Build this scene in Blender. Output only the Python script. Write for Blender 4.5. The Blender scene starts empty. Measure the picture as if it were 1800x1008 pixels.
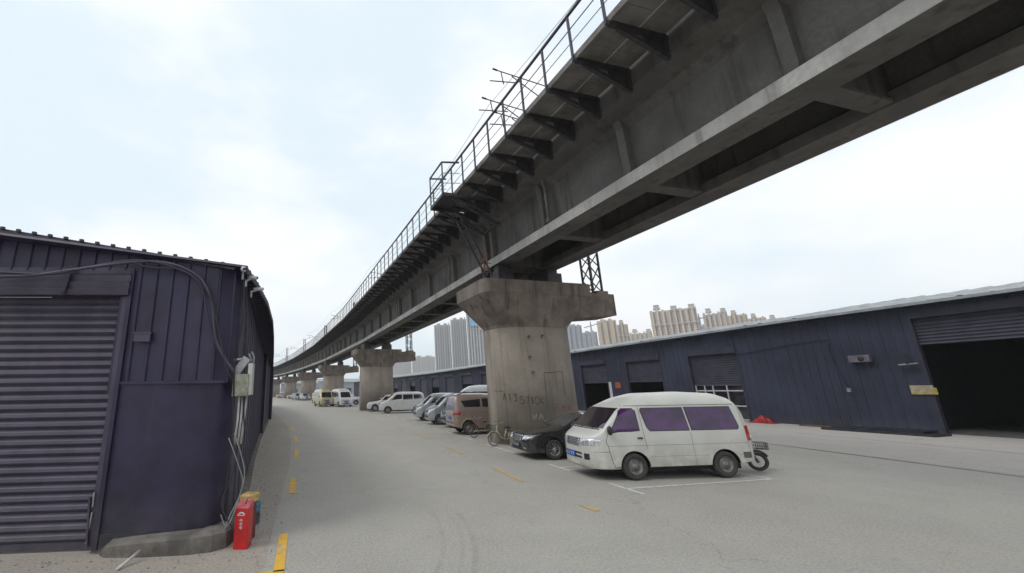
import bpy, bmesh, math, random
from mathutils import Vector, Matrix
R_ = math.radians
random.seed(7)
C = bpy.context.scene
# ------------------------------------------------------------------ camera
F, PX, PY, ROLL, HC = 690.0, 680.0, 522.0, 0.015, 2.5
YAW, PITCH = R_(10.1132), math.atan(163.0 / 690.0)
fwd = Vector((math.sin(YAW)*math.cos(PITCH), math.cos(YAW)*math.cos(PITCH), math.sin(PITCH)))
rt0 = Vector((math.cos(YAW), -math.sin(YAW), 0)); up0 = rt0.cross(fwd)
rr = math.atan(ROLL)
rt = rt0*math.cos(rr) - up0*math.sin(rr); up = up0*math.cos(rr) + rt0*math.sin(rr)
cd = bpy.data.cameras.new('camera'); cam = bpy.data.objects.new('camera', cd)
C.collection.objects.link(cam); C.camera = cam
m = Matrix((rt, up, -fwd)).transposed().to_4x4(); m.translation = Vector((0, 0, HC)); cam.matrix_world = m
cd.sensor_fit = 'HORIZONTAL'; cd.sensor_width = 36.0; cd.lens = 36.0*F/1800.0
cd.shift_x = (900-PX)/1800.0; cd.shift_y = -(504-PY)/1800.0
cd.clip_start = 0.05; cd.clip_end = 6000
# ------------------------------------------------------------------ world, sun, exposure
SUN_EL, SUN_AZ = R_(52), R_(250)
W = bpy.data.worlds.new('World'); C.world = W; W.use_nodes = True
nt = W.node_tree; N = nt.nodes; L = nt.links; N.clear()
wo = N.new('ShaderNodeOutputWorld'); bg = N.new('ShaderNodeBackground'); bg.inputs['Strength'].default_value = 0.10
sky = N.new('ShaderNodeTexSky'); sky.sky_type = 'NISHITA'; sky.sun_disc = False
sky.sun_elevation = SUN_EL; sky.sun_rotation = SUN_AZ; sky.dust_density = 3.0; sky.air_density = 1.2
tc = N.new('ShaderNodeTexCoord'); mp = N.new('ShaderNodeMapping'); mp.inputs['Scale'].default_value = (1, 1, 2.2); mp.inputs['Location'].default_value = (1.7, .4, .3)
n1 = N.new('ShaderNodeTexNoise'); n1.inputs['Scale'].default_value = 1.5; n1.inputs['Detail'].default_value = 5; n1.inputs['Roughness'].default_value = .5
cr = N.new('ShaderNodeValToRGB'); cr.color_ramp.elements[0].position = .36; cr.color_ramp.elements[0].color = (.72, .72, .72, 1)
cr.color_ramp.elements[1].position = .56; cr.color_ramp.elements[1].color = (1, 1, 1, 1)
veil = N.new('ShaderNodeMixRGB'); veil.blend_type = 'MIX'; veil.inputs[1].default_value = (6.3, 7.9, 9.2, 1)
cloud = N.new('ShaderNodeMixRGB'); cloud.inputs[2].default_value = (10.6, 10.85, 11.1, 1)
addsky = N.new('ShaderNodeMixRGB'); addsky.inputs[0].default_value = .12
L.new(tc.outputs['Generated'], mp.inputs[0]); L.new(mp.outputs[0], n1.inputs['Vector']); L.new(n1.outputs['Fac'], cr.inputs[0])
addsky.inputs[1].default_value = (8.9, 10.15, 11.0, 1); L.new(sky.outputs[0], addsky.inputs[2])
L.new(addsky.outputs[0], cloud.inputs[1])
mr = N.new('ShaderNodeMapRange'); mr.inputs[1].default_value = .38; mr.inputs[2].default_value = .58; mr.interpolation_type = 'SMOOTHSTEP'
L.new(n1.outputs['Fac'], mr.inputs[0]); L.new(mr.outputs[0], cloud.inputs[0])
L.new(cloud.outputs[0], bg.inputs[0]); L.new(bg.outputs[0], wo.inputs[0])
N.remove(veil); N.remove(cr)
sl = bpy.data.lights.new('sun', 'SUN'); sl.energy = 1.0; sl.angle = R_(20); sl.color = (1, .96, .9)
so = bpy.data.objects.new('sun', sl); C.collection.objects.link(so)
sdir = Vector((math.sin(SUN_AZ)*math.cos(SUN_EL), math.cos(SUN_AZ)*math.cos(SUN_EL), math.sin(SUN_EL)))
so.rotation_euler = sdir.to_track_quat('Z', 'Y').to_euler(); so.location = sdir*50
C.view_settings.view_transform = 'Standard'; C.view_settings.look = 'None'; C.view_settings.exposure = 0; C.view_settings.gamma = 1
C.view_settings.use_curve_mapping = False
C.cycles.max_bounces = 8; C.cycles.diffuse_bounces = 4; C.cycles.use_denoising = True
# ------------------------------------------------------------------ materials
MATS = {}
def mat(name, col, rough=.8, metal=0, var=.25, scale=3.0, bump=.0, bscale=40, streak=0, streakcol=None, coat=0, spec=.5, dirt=None, dirtamt=0, dz=(0, 1), grain=0):
    """base colour broken up by noise; optional vertical streaks, grain and low dirt"""
    if name in MATS: return MATS[name]
    M = bpy.data.materials.new(name); M.use_nodes = True; t = M.node_tree; n = t.nodes; l = t.links
    b = n['Principled BSDF']; b.inputs['Roughness'].default_value = rough; b.inputs['Metallic'].default_value = metal
    b.inputs['Specular IOR Level'].default_value = spec; b.inputs['Coat Weight'].default_value = coat; b.inputs['Coat Roughness'].default_value = .08
    co = n.new('ShaderNodeTexCoord'); src = co.outputs['Object']
    def noise(sc, det=5, mapscale=None, ro=.6):
        x = n.new('ShaderNodeTexNoise'); x.inputs['Scale'].default_value = sc; x.inputs['Detail'].default_value = det; x.inputs['Roughness'].default_value = ro
        if mapscale:
            mm = n.new('ShaderNodeMapping'); mm.inputs['Scale'].default_value = mapscale; l.new(src, mm.inputs[0]); l.new(mm.outputs[0], x.inputs['Vector'])
        else: l.new(src, x.inputs['Vector'])
        return x.outputs['Fac']
    def ramp(s, a, b2):
        r = n.new('ShaderNodeMapRange'); r.inputs[1].default_value = a; r.inputs[2].default_value = b2; r.interpolation_type = 'SMOOTHSTEP'; l.new(s, r.inputs[0]); return r.outputs[0]
    def mix(f, a, b2, fac=1.0):
        x = n.new('ShaderNodeMixRGB'); 
        if fac != 1.0:
            mu = n.new('ShaderNodeMath'); mu.operation = 'MULTIPLY'; l.new(f, mu.inputs[0]); mu.inputs[1].default_value = fac; f = mu.outputs[0]
        l.new(f, x.inputs[0])
        for i, v in ((1, a), (2, b2)):
            if hasattr(v, 'links'): l.new(v, x.inputs[i])
            else: x.inputs[i].default_value = (*v[:3], 1)
        return x.outputs[0]
    hi = tuple(min(1, c*(1+var)) for c in col); lo = tuple(c*(1-var) for c in col)
    cur = mix(ramp(noise(scale), .33, .67), lo, hi)
    if grain: cur = mix(ramp(noise(bscale, 2), .3, .7), cur, tuple(c*(1-grain) for c in col), .5)
    if streak: cur = mix(ramp(noise(1.0, 4, (2.6, 2.6, .22)), .5, .72), cur, streakcol or tuple(c*.45 for c in col), streak)
    if dirt:
        sp = n.new('ShaderNodeSeparateXYZ'); l.new(src, sp.inputs[0])
        z = n.new('ShaderNodeMapRange'); z.inputs[1].default_value = dz[1]; z.inputs[2].default_value = dz[0]; l.new(sp.outputs[2], z.inputs[0])
        mu = n.new('ShaderNodeMath'); mu.operation = 'MULTIPLY'; l.new(z.outputs[0], mu.inputs[0]); l.new(ramp(noise(scale*2.5), .25, .6), mu.inputs[1])
        cur = mix(mu.outputs[0], cur, dirt, dirtamt)
    l.new(cur, b.inputs['Base Color'])
    if rough > .25:
        rr2 = n.new('ShaderNodeMapRange'); rr2.inputs[3].default_value = max(0, rough-.12); rr2.inputs[4].default_value = min(1, rough+.1); l.new(noise(scale*3), rr2.inputs[0]); l.new(rr2.outputs[0], b.inputs['Roughness'])
    if bump:
        bp = n.new('ShaderNodeBump'); bp.inputs['Strength'].default_value = bump; bp.inputs['Distance'].default_value = .02
        l.new(noise(bscale, 6), bp.inputs['Height']); l.new(bp.outputs[0], b.inputs['Normal'])
    MATS[name] = M; return M
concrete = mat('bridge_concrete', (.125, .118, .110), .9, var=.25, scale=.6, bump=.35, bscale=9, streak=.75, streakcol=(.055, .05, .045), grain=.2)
lit_edgec = mat('lit_girder_concrete', (.48, .465, .435), .9, var=.2, scale=.8, bump=.35, bscale=9, streak=.5, streakcol=(.12, .11, .1), grain=.2)  # girder concrete made paler so the flange sides look lit
pierc = mat('pier_concrete', (.258, .222, .186), .9, var=.16, scale=.7, bump=.35, bscale=12, streak=.6, streakcol=(.13, .105, .085), grain=.15)
capc = mat('cap_concrete', (.19, .155, .13), .9, var=.3, scale=1.2, bump=.4, bscale=12, streak=.8, streakcol=(.075, .05, .045), grain=.2)
slabc = mat('walkway_concrete', (.17, .16, .148), .9, var=.3, scale=1.4, bump=.3, bscale=15)
steel_dk = mat('dark_painted_steel', (.045, .04, .045), .55, metal=.3, var=.3, scale=6)
rail_m = mat('railing_paint', (.055, .05, .075), .5, metal=.2, var=.35, scale=8)
galv = mat('galvanised_steel', (.34, .35, .36), .5, metal=.6, var=.2, scale=5)
rust = mat('rusty_steel', (.14, .075, .045), .85, var=.4, scale=9)
ballast = mat('ballast_stone', (.2, .185, .17), .95, var=.4, scale=14, bump=.8, bscale=30)
bluewall = mat('left_wall_paint', (.025, .020, .050), .5, metal=.15, var=.28, scale=1.6, streak=.45, streakcol=(.055, .047, .07), bump=.5, bscale=2.2, dirt=(.09, .08, .075), dirtamt=.5, dz=(0, 1.0))
shutm = mat('left_shutter_paint', (.060, .051, .080), .5, metal=.2, var=.15, scale=2.0, streak=.3, streakcol=(.12, .115, .12), dirt=(.12, .11, .1), dirtamt=.4, dz=(0, .8))
bluewall2 = mat('right_wall_paint', (.028, .034, .062), .6, metal=.1, var=.28, scale=.35, streak=.5, streakcol=(.046, .038, .062), bump=.5, bscale=1.5, dirt=(.10, .09, .085), dirtamt=.4, dz=(0, .7))
shut2 = mat('right_shutter_paint', (.040, .038, .060), .5, metal=.2, var=.2, scale=1.5)
roofm = mat('grey_sheet_roof', (.30, .32, .33), .55, metal=.2, var=.2, scale=.8, streak=.3)
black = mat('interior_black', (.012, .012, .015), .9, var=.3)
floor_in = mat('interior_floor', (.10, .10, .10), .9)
plinthc = mat('plinth_concrete', (.16, .145, .13), .95, var=.35, scale=3, bump=.4, bscale=25, dirt=(.07, .06, .055), dirtamt=.7, dz=(0, .4))
white_paint = mat('line_white', (.62, .62, .60), .8, var=.2, scale=7)
pvc = mat('white_pvc', (.5, .5, .47), .5, var=.15, scale=6)
box_old = mat('old_beige_box', (.28, .28, .22), .6, var=.3, scale=8, streak=.5)
cablem = mat('black_cable', (.02, .02, .025), .6)
cable_g = mat('grey_cable', (.2, .21, .21), .6)
rubber = mat('rubber', (.03, .03, .03), .85, var=.35, scale=12, dirt=(.12, .105, .09), dirtamt=.5, dz=(-1, 1))
rimm = mat('steel_rim', (.22, .215, .21), .5, metal=.6, var=.3, scale=9)
alloy = mat('alloy_rim', (.5, .5, .52), .3, metal=.9, var=.15)
chrome = mat('chrome', (.6, .6, .62), .15, metal=1, var=.05)
plastic = mat('black_plastic', (.02, .02, .022), .5)
seam = mat('panel_gap', (.03, .03, .03), .8)
lampm = mat('lamp_glass', (.62, .64, .68), .08, metal=.5, var=.45, scale=22, coat=1)
redl = mat('tail_lamp_red', (.45, .03, .015), .15, var=.25, scale=12, coat=1)
glass = mat('dark_tinted_glass', (.018, .014, .022), .06, var=.3, scale=2, spec=.9, coat=.6)
glassp = mat('purple_tinted_glass', (.058, .014, .088), .08, var=.45, scale=1.6, spec=.6, coat=.25)
blueplate = mat('plate_blue', (.02, .09, .42), .4, var=.15, scale=20)
plate_mark = mat('plate_mark', (.6, .62, .65), .5)
def paint(name, col, dirty=.25, metal=.0, rough=.32, coat=.6):
    return mat(name, col, rough, metal=metal, var=.05, scale=1.5, coat=coat, dirt=(.25, .21, .17), dirtamt=dirty, dz=(.2, 1.1))
p_white = paint('white_van_paint', (.60, .595, .55), .6, coat=.3)
p_black = paint('black_car_paint', (.016, .016, .020), .08, metal=.1, rough=.28, coat=1)
p_brown = paint('champagne_brown_paint', (.36, .285, .25), .5, metal=.35)
p_silver = paint('silver_paint', (.42, .44, .46), .3, metal=.4)
p_green = paint('green_paint', (.06, .14, .13), .2)
p_white2 = paint('plain_white_paint', (.56, .56, .56), .15)
p_gold = paint('gold_paint', (.50, .43, .26), .2, metal=.3)
p_purple = paint('pale_violet_paint', (.42, .40, .50), .2)
p_dkpurple = paint('dark_violet_paint', (.09, .06, .13), .2)
p_grey = paint('grey_green_paint', (.26, .29, .27), .2, metal=.3)

def yellow_mat():
    M = bpy.data.materials.new('line_yellow_worn'); M.use_nodes = True; t = M.node_tree; n = t.nodes; l = t.links
    b = n['Principled BSDF']; b.inputs['Roughness'].default_value = .85
    co = n.new('ShaderNodeTexCoord'); x = n.new('ShaderNodeTexNoise'); x.inputs['Scale'].default_value = 5; x.inputs['Detail'].default_value = 6; l.new(co.outputs['Object'], x.inputs[0])
    r = n.new('ShaderNodeMapRange'); r.inputs[1].default_value = .50; r.inputs[2].default_value = .70; l.new(x.outputs[0], r.inputs[0])
    m2 = n.new('ShaderNodeMixRGB'); m2.inputs[1].default_value = (.74, .42, .045, 1); m2.inputs[2].default_value = (.36, .31, .24, 1); l.new(r.outputs[0], m2.inputs[0]); l.new(m2.outputs[0], b.inputs['Base Color'])
    return M
yellow = yellow_mat()
def yellow2():
    M = yellow.copy(); M.name = 'line_yellow_faded'
    mx = [q for q in M.node_tree.nodes if q.type == 'MIX_RGB'][0]
    mx.inputs[1].default_value = (.56, .36, .14, 1); mx.inputs[2].default_value = (.33, .305, .27, 1)
    return M
yellowf = yellow2()

def ground_mat(name, base, blotch, arcs=True):
    M = bpy.data.materials.new(name); M.use_nodes = True; t = M.node_tree; n = t.nodes; l = t.links
    b = n['Principled BSDF']; b.inputs['Roughness'].default_value = .9; b.inputs['Specular IOR Level'].default_value = .3
    co = n.new('ShaderNodeTexCoord'); src = co.outputs['Object']
    def noise(sc, det=6, ms=None, ro=.6):
        x = n.new('ShaderNodeTexNoise'); x.inputs['Scale'].default_value = sc; x.inputs['Detail'].default_value = det; x.inputs['Roughness'].default_value = ro
        if ms:
            mm = n.new('ShaderNodeMapping'); mm.inputs['Scale'].default_value = ms; mm.inputs['Rotation'].default_value = (0, 0, R_(4)); l.new(src, mm.inputs[0]); l.new(mm.outputs[0], x.inputs[0])
        else: l.new(src, x.inputs[0])
        return x.outputs['Fac']
    def ramp(s, a, b2, o1=0, o2=1):
        r = n.new('ShaderNodeMapRange'); r.inputs[1].default_value = a; r.inputs[2].default_value = b2; r.inputs[3].default_value = o1; r.inputs[4].default_value = o2; r.interpolation_type = 'SMOOTHSTEP'; l.new(s, r.inputs[0]); return r.outputs[0]
    def mix(f, a, b2, mode='MIX'):
        x = n.new('ShaderNodeMixRGB'); x.blend_type = mode; l.new(f, x.inputs[0])
        for i, v in ((1, a), (2, b2)):
            if hasattr(v, 'links'): l.new(v, x.inputs[i])
            else: x.inputs[i].default_value = (*v[:3], 1)
        return x.outputs[0]
    cur = mix(ramp(noise(.22), .3, .7), base, blotch)
    cur = mix(ramp(noise(.12, 6), .48, .60, 0, .6), cur, tuple(c*k for c, k in zip(base, (.93,.86,.80))))
    cur = mix(ramp(noise(.9, 8), .35, .7, 0, .5), cur, tuple(c*.66 for c in base))
    cur = mix(ramp(noise(.35, 4, (1, .12, 1)), .5, .75, 0, .35), cur, tuple(c*1.28 for c in base))      # worn wheel lanes along the road
    cur = mix(ramp(noise(2.5, 7, None, .7), .58, .70, 0, .62), cur, tuple(c*.48 for c in base))
    cur = mix(ramp(noise(9, 6, None, .75), .35, .68, 0, .55), cur, tuple(c*.68 for c in base))          # oil and patches
    cur = mix(ramp(noise(26, 5, None, .85), .35, .66, 0, .72), cur, tuple(min(.75,c*1.45) for c in base))            # aggregate
    cur = mix(ramp(noise(95, 2), .55, .7, 0, .5), cur, tuple(c*.55 for c in base))
    v = n.new('ShaderNodeTexVoronoi'); v.feature = 'DISTANCE_TO_EDGE'; v.inputs['Scale'].default_value = .16
    nn = n.new('ShaderNodeTexNoise'); nn.inputs['Scale'].default_value = 1.2; nn.inputs['Detail'].default_value = 5; l.new(src, nn.inputs[0])
    va = n.new('ShaderNodeMixRGB'); va.blend_type = 'LINEAR_LIGHT'; va.inputs[0].default_value = .9; l.new(src, va.inputs[1]); l.new(nn.outputs['Color'], va.inputs[2]); l.new(va.outputs[0], v.inputs[0])
    cur = mix(ramp(v.outputs['Distance'], .0, .0035, .38, 0), cur, tuple(c*.4 for c in base))
    if arcs:
        for (cx, cy, rad, wd, am) in ((-3.6, 8.9, 6.55, .07, .38), (-3.6, 8.9, 6.35, .05, .22), (-3.6, 8.9, 6.05, .06, .30)):
            vm = n.new('ShaderNodeVectorMath'); vm.operation = 'DISTANCE'; vm.inputs[1].default_value = (cx, cy, 0); l.new(src, vm.inputs[0])
            s = n.new('ShaderNodeMath'); s.operation = 'SUBTRACT'; s.inputs[1].default_value = rad; l.new(vm.outputs['Value'], s.inputs[0])
            a = n.new('ShaderNodeMath'); a.operation = 'ABSOLUTE'; l.new(s.outputs[0], a.inputs[0])
            f = ramp(a.outputs[0], wd*.3, wd, am*.62, 0)
            mu = n.new('ShaderNodeMath'); mu.operation = 'MULTIPLY'; l.new(f, mu.inputs[0]); l.new(ramp(noise(1.1), .3, .6), mu.inputs[1])
            sp = n.new('ShaderNodeSeparateXYZ'); l.new(src, sp.inputs[0]); m3 = n.new('ShaderNodeMath'); m3.operation = 'MULTIPLY'; l.new(mu.outputs[0], m3.inputs[0]); l.new(ramp(sp.outputs[1], 8.0, 9.2, 1, 0), m3.inputs[1])
            m4 = n.new('ShaderNodeMath'); m4.operation = 'MULTIPLY'; l.new(m3.outputs[0], m4.inputs[0]); l.new(ramp(sp.outputs[0], 0, .5, 0, 1), m4.inputs[1])
            cur = mix(m4.outputs[0], cur, tuple(c*.45 for c in base))
    l.new(cur, b.inputs['Base Color'])
    bp = n.new('ShaderNodeBump'); bp.inputs['Strength'].default_value = .5; bp.inputs['Distance'].default_value = .012; l.new(noise(45, 6, None, .75), bp.inputs['Height']); l.new(bp.outputs[0], b.inputs['Normal'])
    return M
g_road = ground_mat('old_concrete_road', (.372, .354, .322), (.322, .314, .292))
g_left = ground_mat('dirty_concrete_strip', (.345, .31, .272), (.275, .24, .205), False)
g_right = ground_mat('pale_concrete_apron', (.40, .372, .345), (.345, .325, .30), False)
# ------------------------------------------------------------------ mesh helpers
class MB:
    def __init__(s): s.v = []; s.f = []; s.smooth = []
    def add(s, vs, fs, sm=False):
        o = len(s.v); s.v += [tuple(p) for p in vs]; s.f += [tuple(o+i for i in f) for f in fs]; s.smooth += [sm]*len(fs); return s
    def box(s, a, b, M=None):
        x0, y0, z0 = a; x1, y1, z1 = b
        vs = [Vector(p) for p in ((x0,y0,z0),(x1,y0,z0),(x1,y1,z0),(x0,y1,z0),(x0,y0,z1),(x1,y0,z1),(x1,y1,z1),(x0,y1,z1))]
        if M: vs = [M @ p for p in vs]
        return s.add(vs, [(0,3,2,1),(4,5,6,7),(0,1,5,4),(1,2,6,5),(2,3,7,6),(3,0,4,7)])
    def bar(s, p, q, w, h=None, upv=Vector((0,0,1))):
        p = Vector(p); q = Vector(q); h = h or w; d = (q-p); l = d.length; d.normalize()
        u = d.cross(upv); u = u.normalized() if u.length > 1e-4 else Vector((1,0,0)); t = u.cross(d)
        vs = [p+u*a*w/2+t*b*h/2+d*c*l for c in (0,1) for a, b in ((-1,-1),(1,-1),(1,1),(-1,1))]
        return s.add(vs, [(0,1,2,3),(7,6,5,4),(0,4,5,1),(1,5,6,2),(2,6,7,3),(3,7,4,0)])
    def tube(s, pts, r, n=8):
        pts = [Vector(p) for p in pts]; vs = []; fs = []
        prev = None
        for i, p in enumerate(pts):
            d = (pts[min(i+1,len(pts)-1)]-pts[max(i-1,0)]).normalized()
            u = d.cross(Vector((0,0,1))) if prev is None else prev - d*prev.dot(d)
            if u.length < 1e-3: u = d.cross(Vector((1,0,0)))
            u.normalize(); prev = u; t = u.cross(d)
            rr = r[i] if isinstance(r, (list, tuple)) else r
            vs += [p+(u*math.cos(2*math.pi*k/n)+t*math.sin(2*math.pi*k/n))*rr for k in range(n)]
        for i in range(len(pts)-1):
            for k in range(n): fs.append((i*n+k, i*n+(k+1)%n, (i+1)*n+(k+1)%n, (i+1)*n+k))
        fs.append(tuple(range(n-1,-1,-1))); fs.append(tuple((len(pts)-1)*n+k for k in range(n)))
        return s.add(vs, fs, True)
    def prism(s, poly, h0, h1, M=None):
        n = len(poly); vs = [Vector((p[0],p[1],h)) for h in (h0,h1) for p in poly]
        if M: vs = [M @ p for p in vs]
        return s.add(vs, [tuple(range(n-1,-1,-1)), tuple(range(n,2*n))]+[(i,(i+1)%n,n+(i+1)%n,n+i) for i in range(n)])
    def lathe(s, prof, n=24, M=None, sm=True):
        vs = [Vector((r*math.cos(2*math.pi*k/n), r*math.sin(2*math.pi*k/n), z)) for r, z in prof for k in range(n)]
        if M: vs = [M @ p for p in vs]
        m_ = len(prof)
        return s.add(vs, [(i*n+k, i*n+(k+1)%n, (i+1)*n+(k+1)%n, (i+1)*n+k) for i in range(m_-1) for k in range(n)], sm)
    def extrude_y(s, prof, y0, y1):       # profile in x,z
        n = len(prof); vs = [(p[0], y, p[1]) for y in (y0,y1) for p in prof]
        return s.add(vs, [tuple(range(n)), tuple(range(2*n-1,n-1,-1))]+[((i+1)%n,i,n+i,n+(i+1)%n) for i in range(n)])
    def mesh(s, name, ms):
        me = bpy.data.meshes.new(name); me.from_pydata(s.v, [], s.f); me.validate()
        me.materials.append(ms)
        if len(me.polygons) == len(s.smooth): me.polygons.foreach_set('use_smooth', s.smooth)
        bm = bmesh.new(); bm.from_mesh(me); bmesh.ops.recalc_face_normals(bm, faces=bm.faces); bm.to_mesh(me); bm.free()
        return me
    def build(s, name, ms, parent=None, **k):
        o = bpy.data.objects.new(name, s.mesh(name, ms)); C.collection.objects.link(o)
        if parent: o.parent = parent
        if k: tag(o, **k)
        return o
def bevel(o, w=.01, seg=2):
    mo = o.modifiers.new('bevel', 'BEVEL'); mo.width = w; mo.segments = seg; mo.limit_method = 'ANGLE'; mo.angle_limit = R_(35); return o
def tag(o, label=None, cat=None, group=None, kind=None):
    if label: o['label'] = label
    if cat: o['category'] = cat
    if group: o['group'] = group
    if kind: o['kind'] = kind
    return o
def thing(name, label, cat, loc=(0,0,0), rz=0, group=None):
    o = bpy.data.objects.new(name, None); C.collection.objects.link(o); o.location = loc; o.rotation_euler = (0,0,rz); o.empty_display_size = .3
    return tag(o, label, cat, group)
def inst(name, me, parent, loc=(0,0,0), rz=0, scale=None):
    o = bpy.data.objects.new(name, me); C.collection.objects.link(o); o.parent = parent; o.location = loc; o.rotation_euler = (0,0,rz)
    if scale: o.scale = scale
    return o
def copy_tree(o, parent=None, swap=None):
    c = o.copy(); C.collection.objects.link(c); c.parent = parent
    if swap and c.type == 'MESH' and c.data.materials and c.data.materials[0] in swap:
        c.data = c.data.copy(); c.data.materials[0] = swap[c.data.materials[0]]
    for ch in [q for q in bpy.data.objects if q.parent == o]: copy_tree(ch, c, swap)
    return c
def sheet(name, pts, z, ms):
    return MB().add([(x, y, z) for x, y in pts], [tuple(range(len(pts)))]).build(name, ms)
# ------------------------------------------------------------------ ground
def grid_sheet(name, x0, x1, y0, y1, z, ms, kind='structure'):
    return tag(MB().add([(x0,y0,z),(x1,y0,z),(x1,y1,z),(x0,y1,z)], [(0,1,2,3)]).build(name, ms), kind=kind)
grid_sheet('ground', -2500, 2500, -1500, 3000, 0, g_road)
tag(sheet('pavement', [(-3.2,3.5),(-.62,3.5),(-.72,8),(-.85,15),(-1.2,22),(-1.9,30),(-3.4,41),(-7,62),(-9.5,62),(-5.2,41),(-3.8,25),(-2.8,15),(-2.6,8.5),(-6,8.7),(-14,9),(-14,3.5)], .004, g_left), kind='structure')
tag(sheet('concrete_apron', [(18.5,2),(40,2),(40,12),(32,18),(24,110),(12,110),(16,60),(18.4,30),(19.1,14.5)], .004, g_right), kind='structure')
def strip(p, q, w, z=.008):
    p = Vector((*p,0)); q = Vector((*q,0)); d = (q-p).normalized(); u = Vector((-d.y, d.x, 0))*w/2
    return [tuple((p+u).xy), tuple((p-u).xy), tuple((q-u).xy), tuple((q+u).xy)]
def marking(name, segs, w, ms, label_kind='structure'):
    mb = MB()
    for i, (p, q) in enumerate(segs): mb.add([(x,y,.008+.0004*(i % 3)) for x, y in strip(p, q, w)], [(0,1,2,3)])
    return tag(mb.build(name, ms), kind='structure')
marking('road_edge_line', [((-.46,6.5),(-.51,8.05)),((-.53,10.95),(-.60,12.75)),((-.68,16.3),(-.78,18.6)),((-.92,21.5),(-1.1,24.2)),((-1.35,27.6),(-1.7,30.5))], .15, yellow)
marking('road_edge_line', [((-.385,6.5),(-1.25,6.42))], .11, yellow)
marking('lane_line', [((5.78,8.0),(5.7,8.45)),((5.62,10.8),(5.66,12.8)),((5.70,15.7),(5.70,17.7)),((5.76,20.6),(5.72,23.4)),((5.72,26.6),(5.62,29.0)),((5.4,32),(5.1,35)),((4.8,38),(4.3,41.5))], .13, yellowf)
marking('pavement_joint', [((19.1,14.6),(18.45,8.0)),((18.45,8.0),(18.5,2)),((19.1,14.6),(18.4,30)),((24.5,17.5),(24.0,6))], .07, mat('dirty_joint', (.16,.145,.13), .95, var=.4, scale=4))
bays = []
for i, y in enumerate((9.45, 12.25, 15.1, 20.0, 22.9, 25.7, 28.5, 31.4, 34.2, 37.0, 40.0)):
    dx = 0 if y < 30 else -(y-30)*.06
    bays.append(((7.72+dx, y), (12.1+dx, y)))
    if i != 2: bays.append(((7.68+dx, y-.55), (7.68+dx, y+.6)))
bays += [((7.72,14.95),(7.68,17.9)), ((12.1,9.4),(12.1,15.1))]
marking('parking_line', bays, .09, white_paint)
# ------------------------------------------------------------------ viaduct
ZB = 8.5
PIERS = [(10.42,18.4),(7.58,50.97),(3.45,83.41),(-2.21,115.61),(-9.18,147.56),(-17.58,179.17)]
a0 = R_(-4.7)
PREV = (10.5-32.7*math.sin(a0), 18.4-32.7*math.cos(a0))
NXT = (PIERS[-1][0]+32.7*math.sin(R_(-17.5)), PIERS[-1][1]+32.7*math.cos(R_(-17.5)))
NODES = [PREV]+PIERS+[NXT]
SL = 32.62
# shared meshes, span local frame: y along, x right, z=0 at the girder soffit
gprof = [(-.45,0),(.45,0),(.45,.34),(.12,.54),(.12,2.12),(.35,2.35),(1.38,2.45),(1.38,2.7),(-.95,2.7),(-.95,3.25),(-1.1,3.25),(-1.1,2.42),(-.42,2.25),(-.12,2.02),(-.12,.54),(-.45,.34)]
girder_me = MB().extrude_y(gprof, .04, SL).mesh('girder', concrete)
ribs_y = [.3, 4.4, 8.6, 12.8, 16.3, 19.8, 24.0, 28.2, 32.3]
edge_me = MB().extrude_y([(-.46,-.004),(-.44,-.004),(-.44,.36),(-.20,.52),(-.20,.54),(-.46,.38)], .03, SL+.01).mesh('lit_flange_edge', lit_edgec)  # thin overlay strip, brightness of the lit flange side put into its colour
rb = MB()
ribp = [(-.43,.30),(-.12,.5),(-.12,2.04),(-.44,2.27),(-.50,2.29),(-.40,2.0),(-.36,.6)]
rb.extrude_y(ribp, -.13, .13)
rib_me = rb.mesh('web_rib', concrete)
dia_me = MB().box((-1.33,-.12,.12),(1.33,.12,2.2)).box((-1.02,-.2,.05),(1.02,.2,.14)).mesh('diaphragm', concrete)
pipe = MB().tube([(-.5,0,2.3),(-.42,0,2.0),(-.40,0,.62)], .05, 10)
pipe.lathe([(.0,0),(.10,0),(.10,.06),(0,.06)], 14, Matrix.Translation((-.40,0,.55)) @ Matrix.Rotation(R_(-90),4,'Y'))
pipe_me = pipe.mesh('drain_pipe', slabc)
brk = MB()
brk.bar((-2.5,0,2.9),(-4.38,0,2.9),.10,.14).bar((-2.55,0,2.25),(-4.1,0,2.82),.09,.12).bar((-2.60,0,2.25),(-2.60,0,3.0),.10,.10)
brk.bar((-3.2,0,2.58),(-3.2,0,2.95),.05,.05); brk.add([(-2.6,-.01,2.3),(-2.6,-.01,2.95),(-3.3,-.01,2.95),(-3.3,-.01,2.58),(-2.6,.01,2.3),(-2.6,.01,2.95),(-3.3,.01,2.95),(-3.3,.01,2.58)],[(0,1,2,3),(7,6,5,4),(0,3,7,4),(1,0,4,5),(2,1,5,6),(3,2,6,7)])
brk_me = brk.mesh('bracket', steel_dk)
slab = MB(); yy = .06; k = 0
while yy < SL-.1:
    y2 = min(yy+1.15, SL-.02)
    slab.box((-3.40,yy,2.98),(-2.58,y2,3.05)); slab.box((-4.30,yy,2.98),(-3.45,y2,3.05))
    yy += 1.168
slab.box((-4.38,.04,2.92),(-4.305,SL,3.1))
slab_me = slab.mesh('walkway_slab', slabc)
post_me = MB().bar((-4.44,0,2.85),(-4.44,0,4.36),.055,.055).bar((-4.2,0,2.88),(-4.44,0,2.88),.05,.05).mesh('railing_post', rail_m)
rl = MB().bar((-4.44,0,4.38),(-4.44,SL+.06,4.38),.075,.06).bar((-4.44,0,3.9),(-4.44,SL+.06,3.9),.016,.016).bar((-4.44,0,3.45),(-4.44,SL+.06,3.45),.016,.016)
rail_me = rl.mesh('railing', rail_m)
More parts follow.
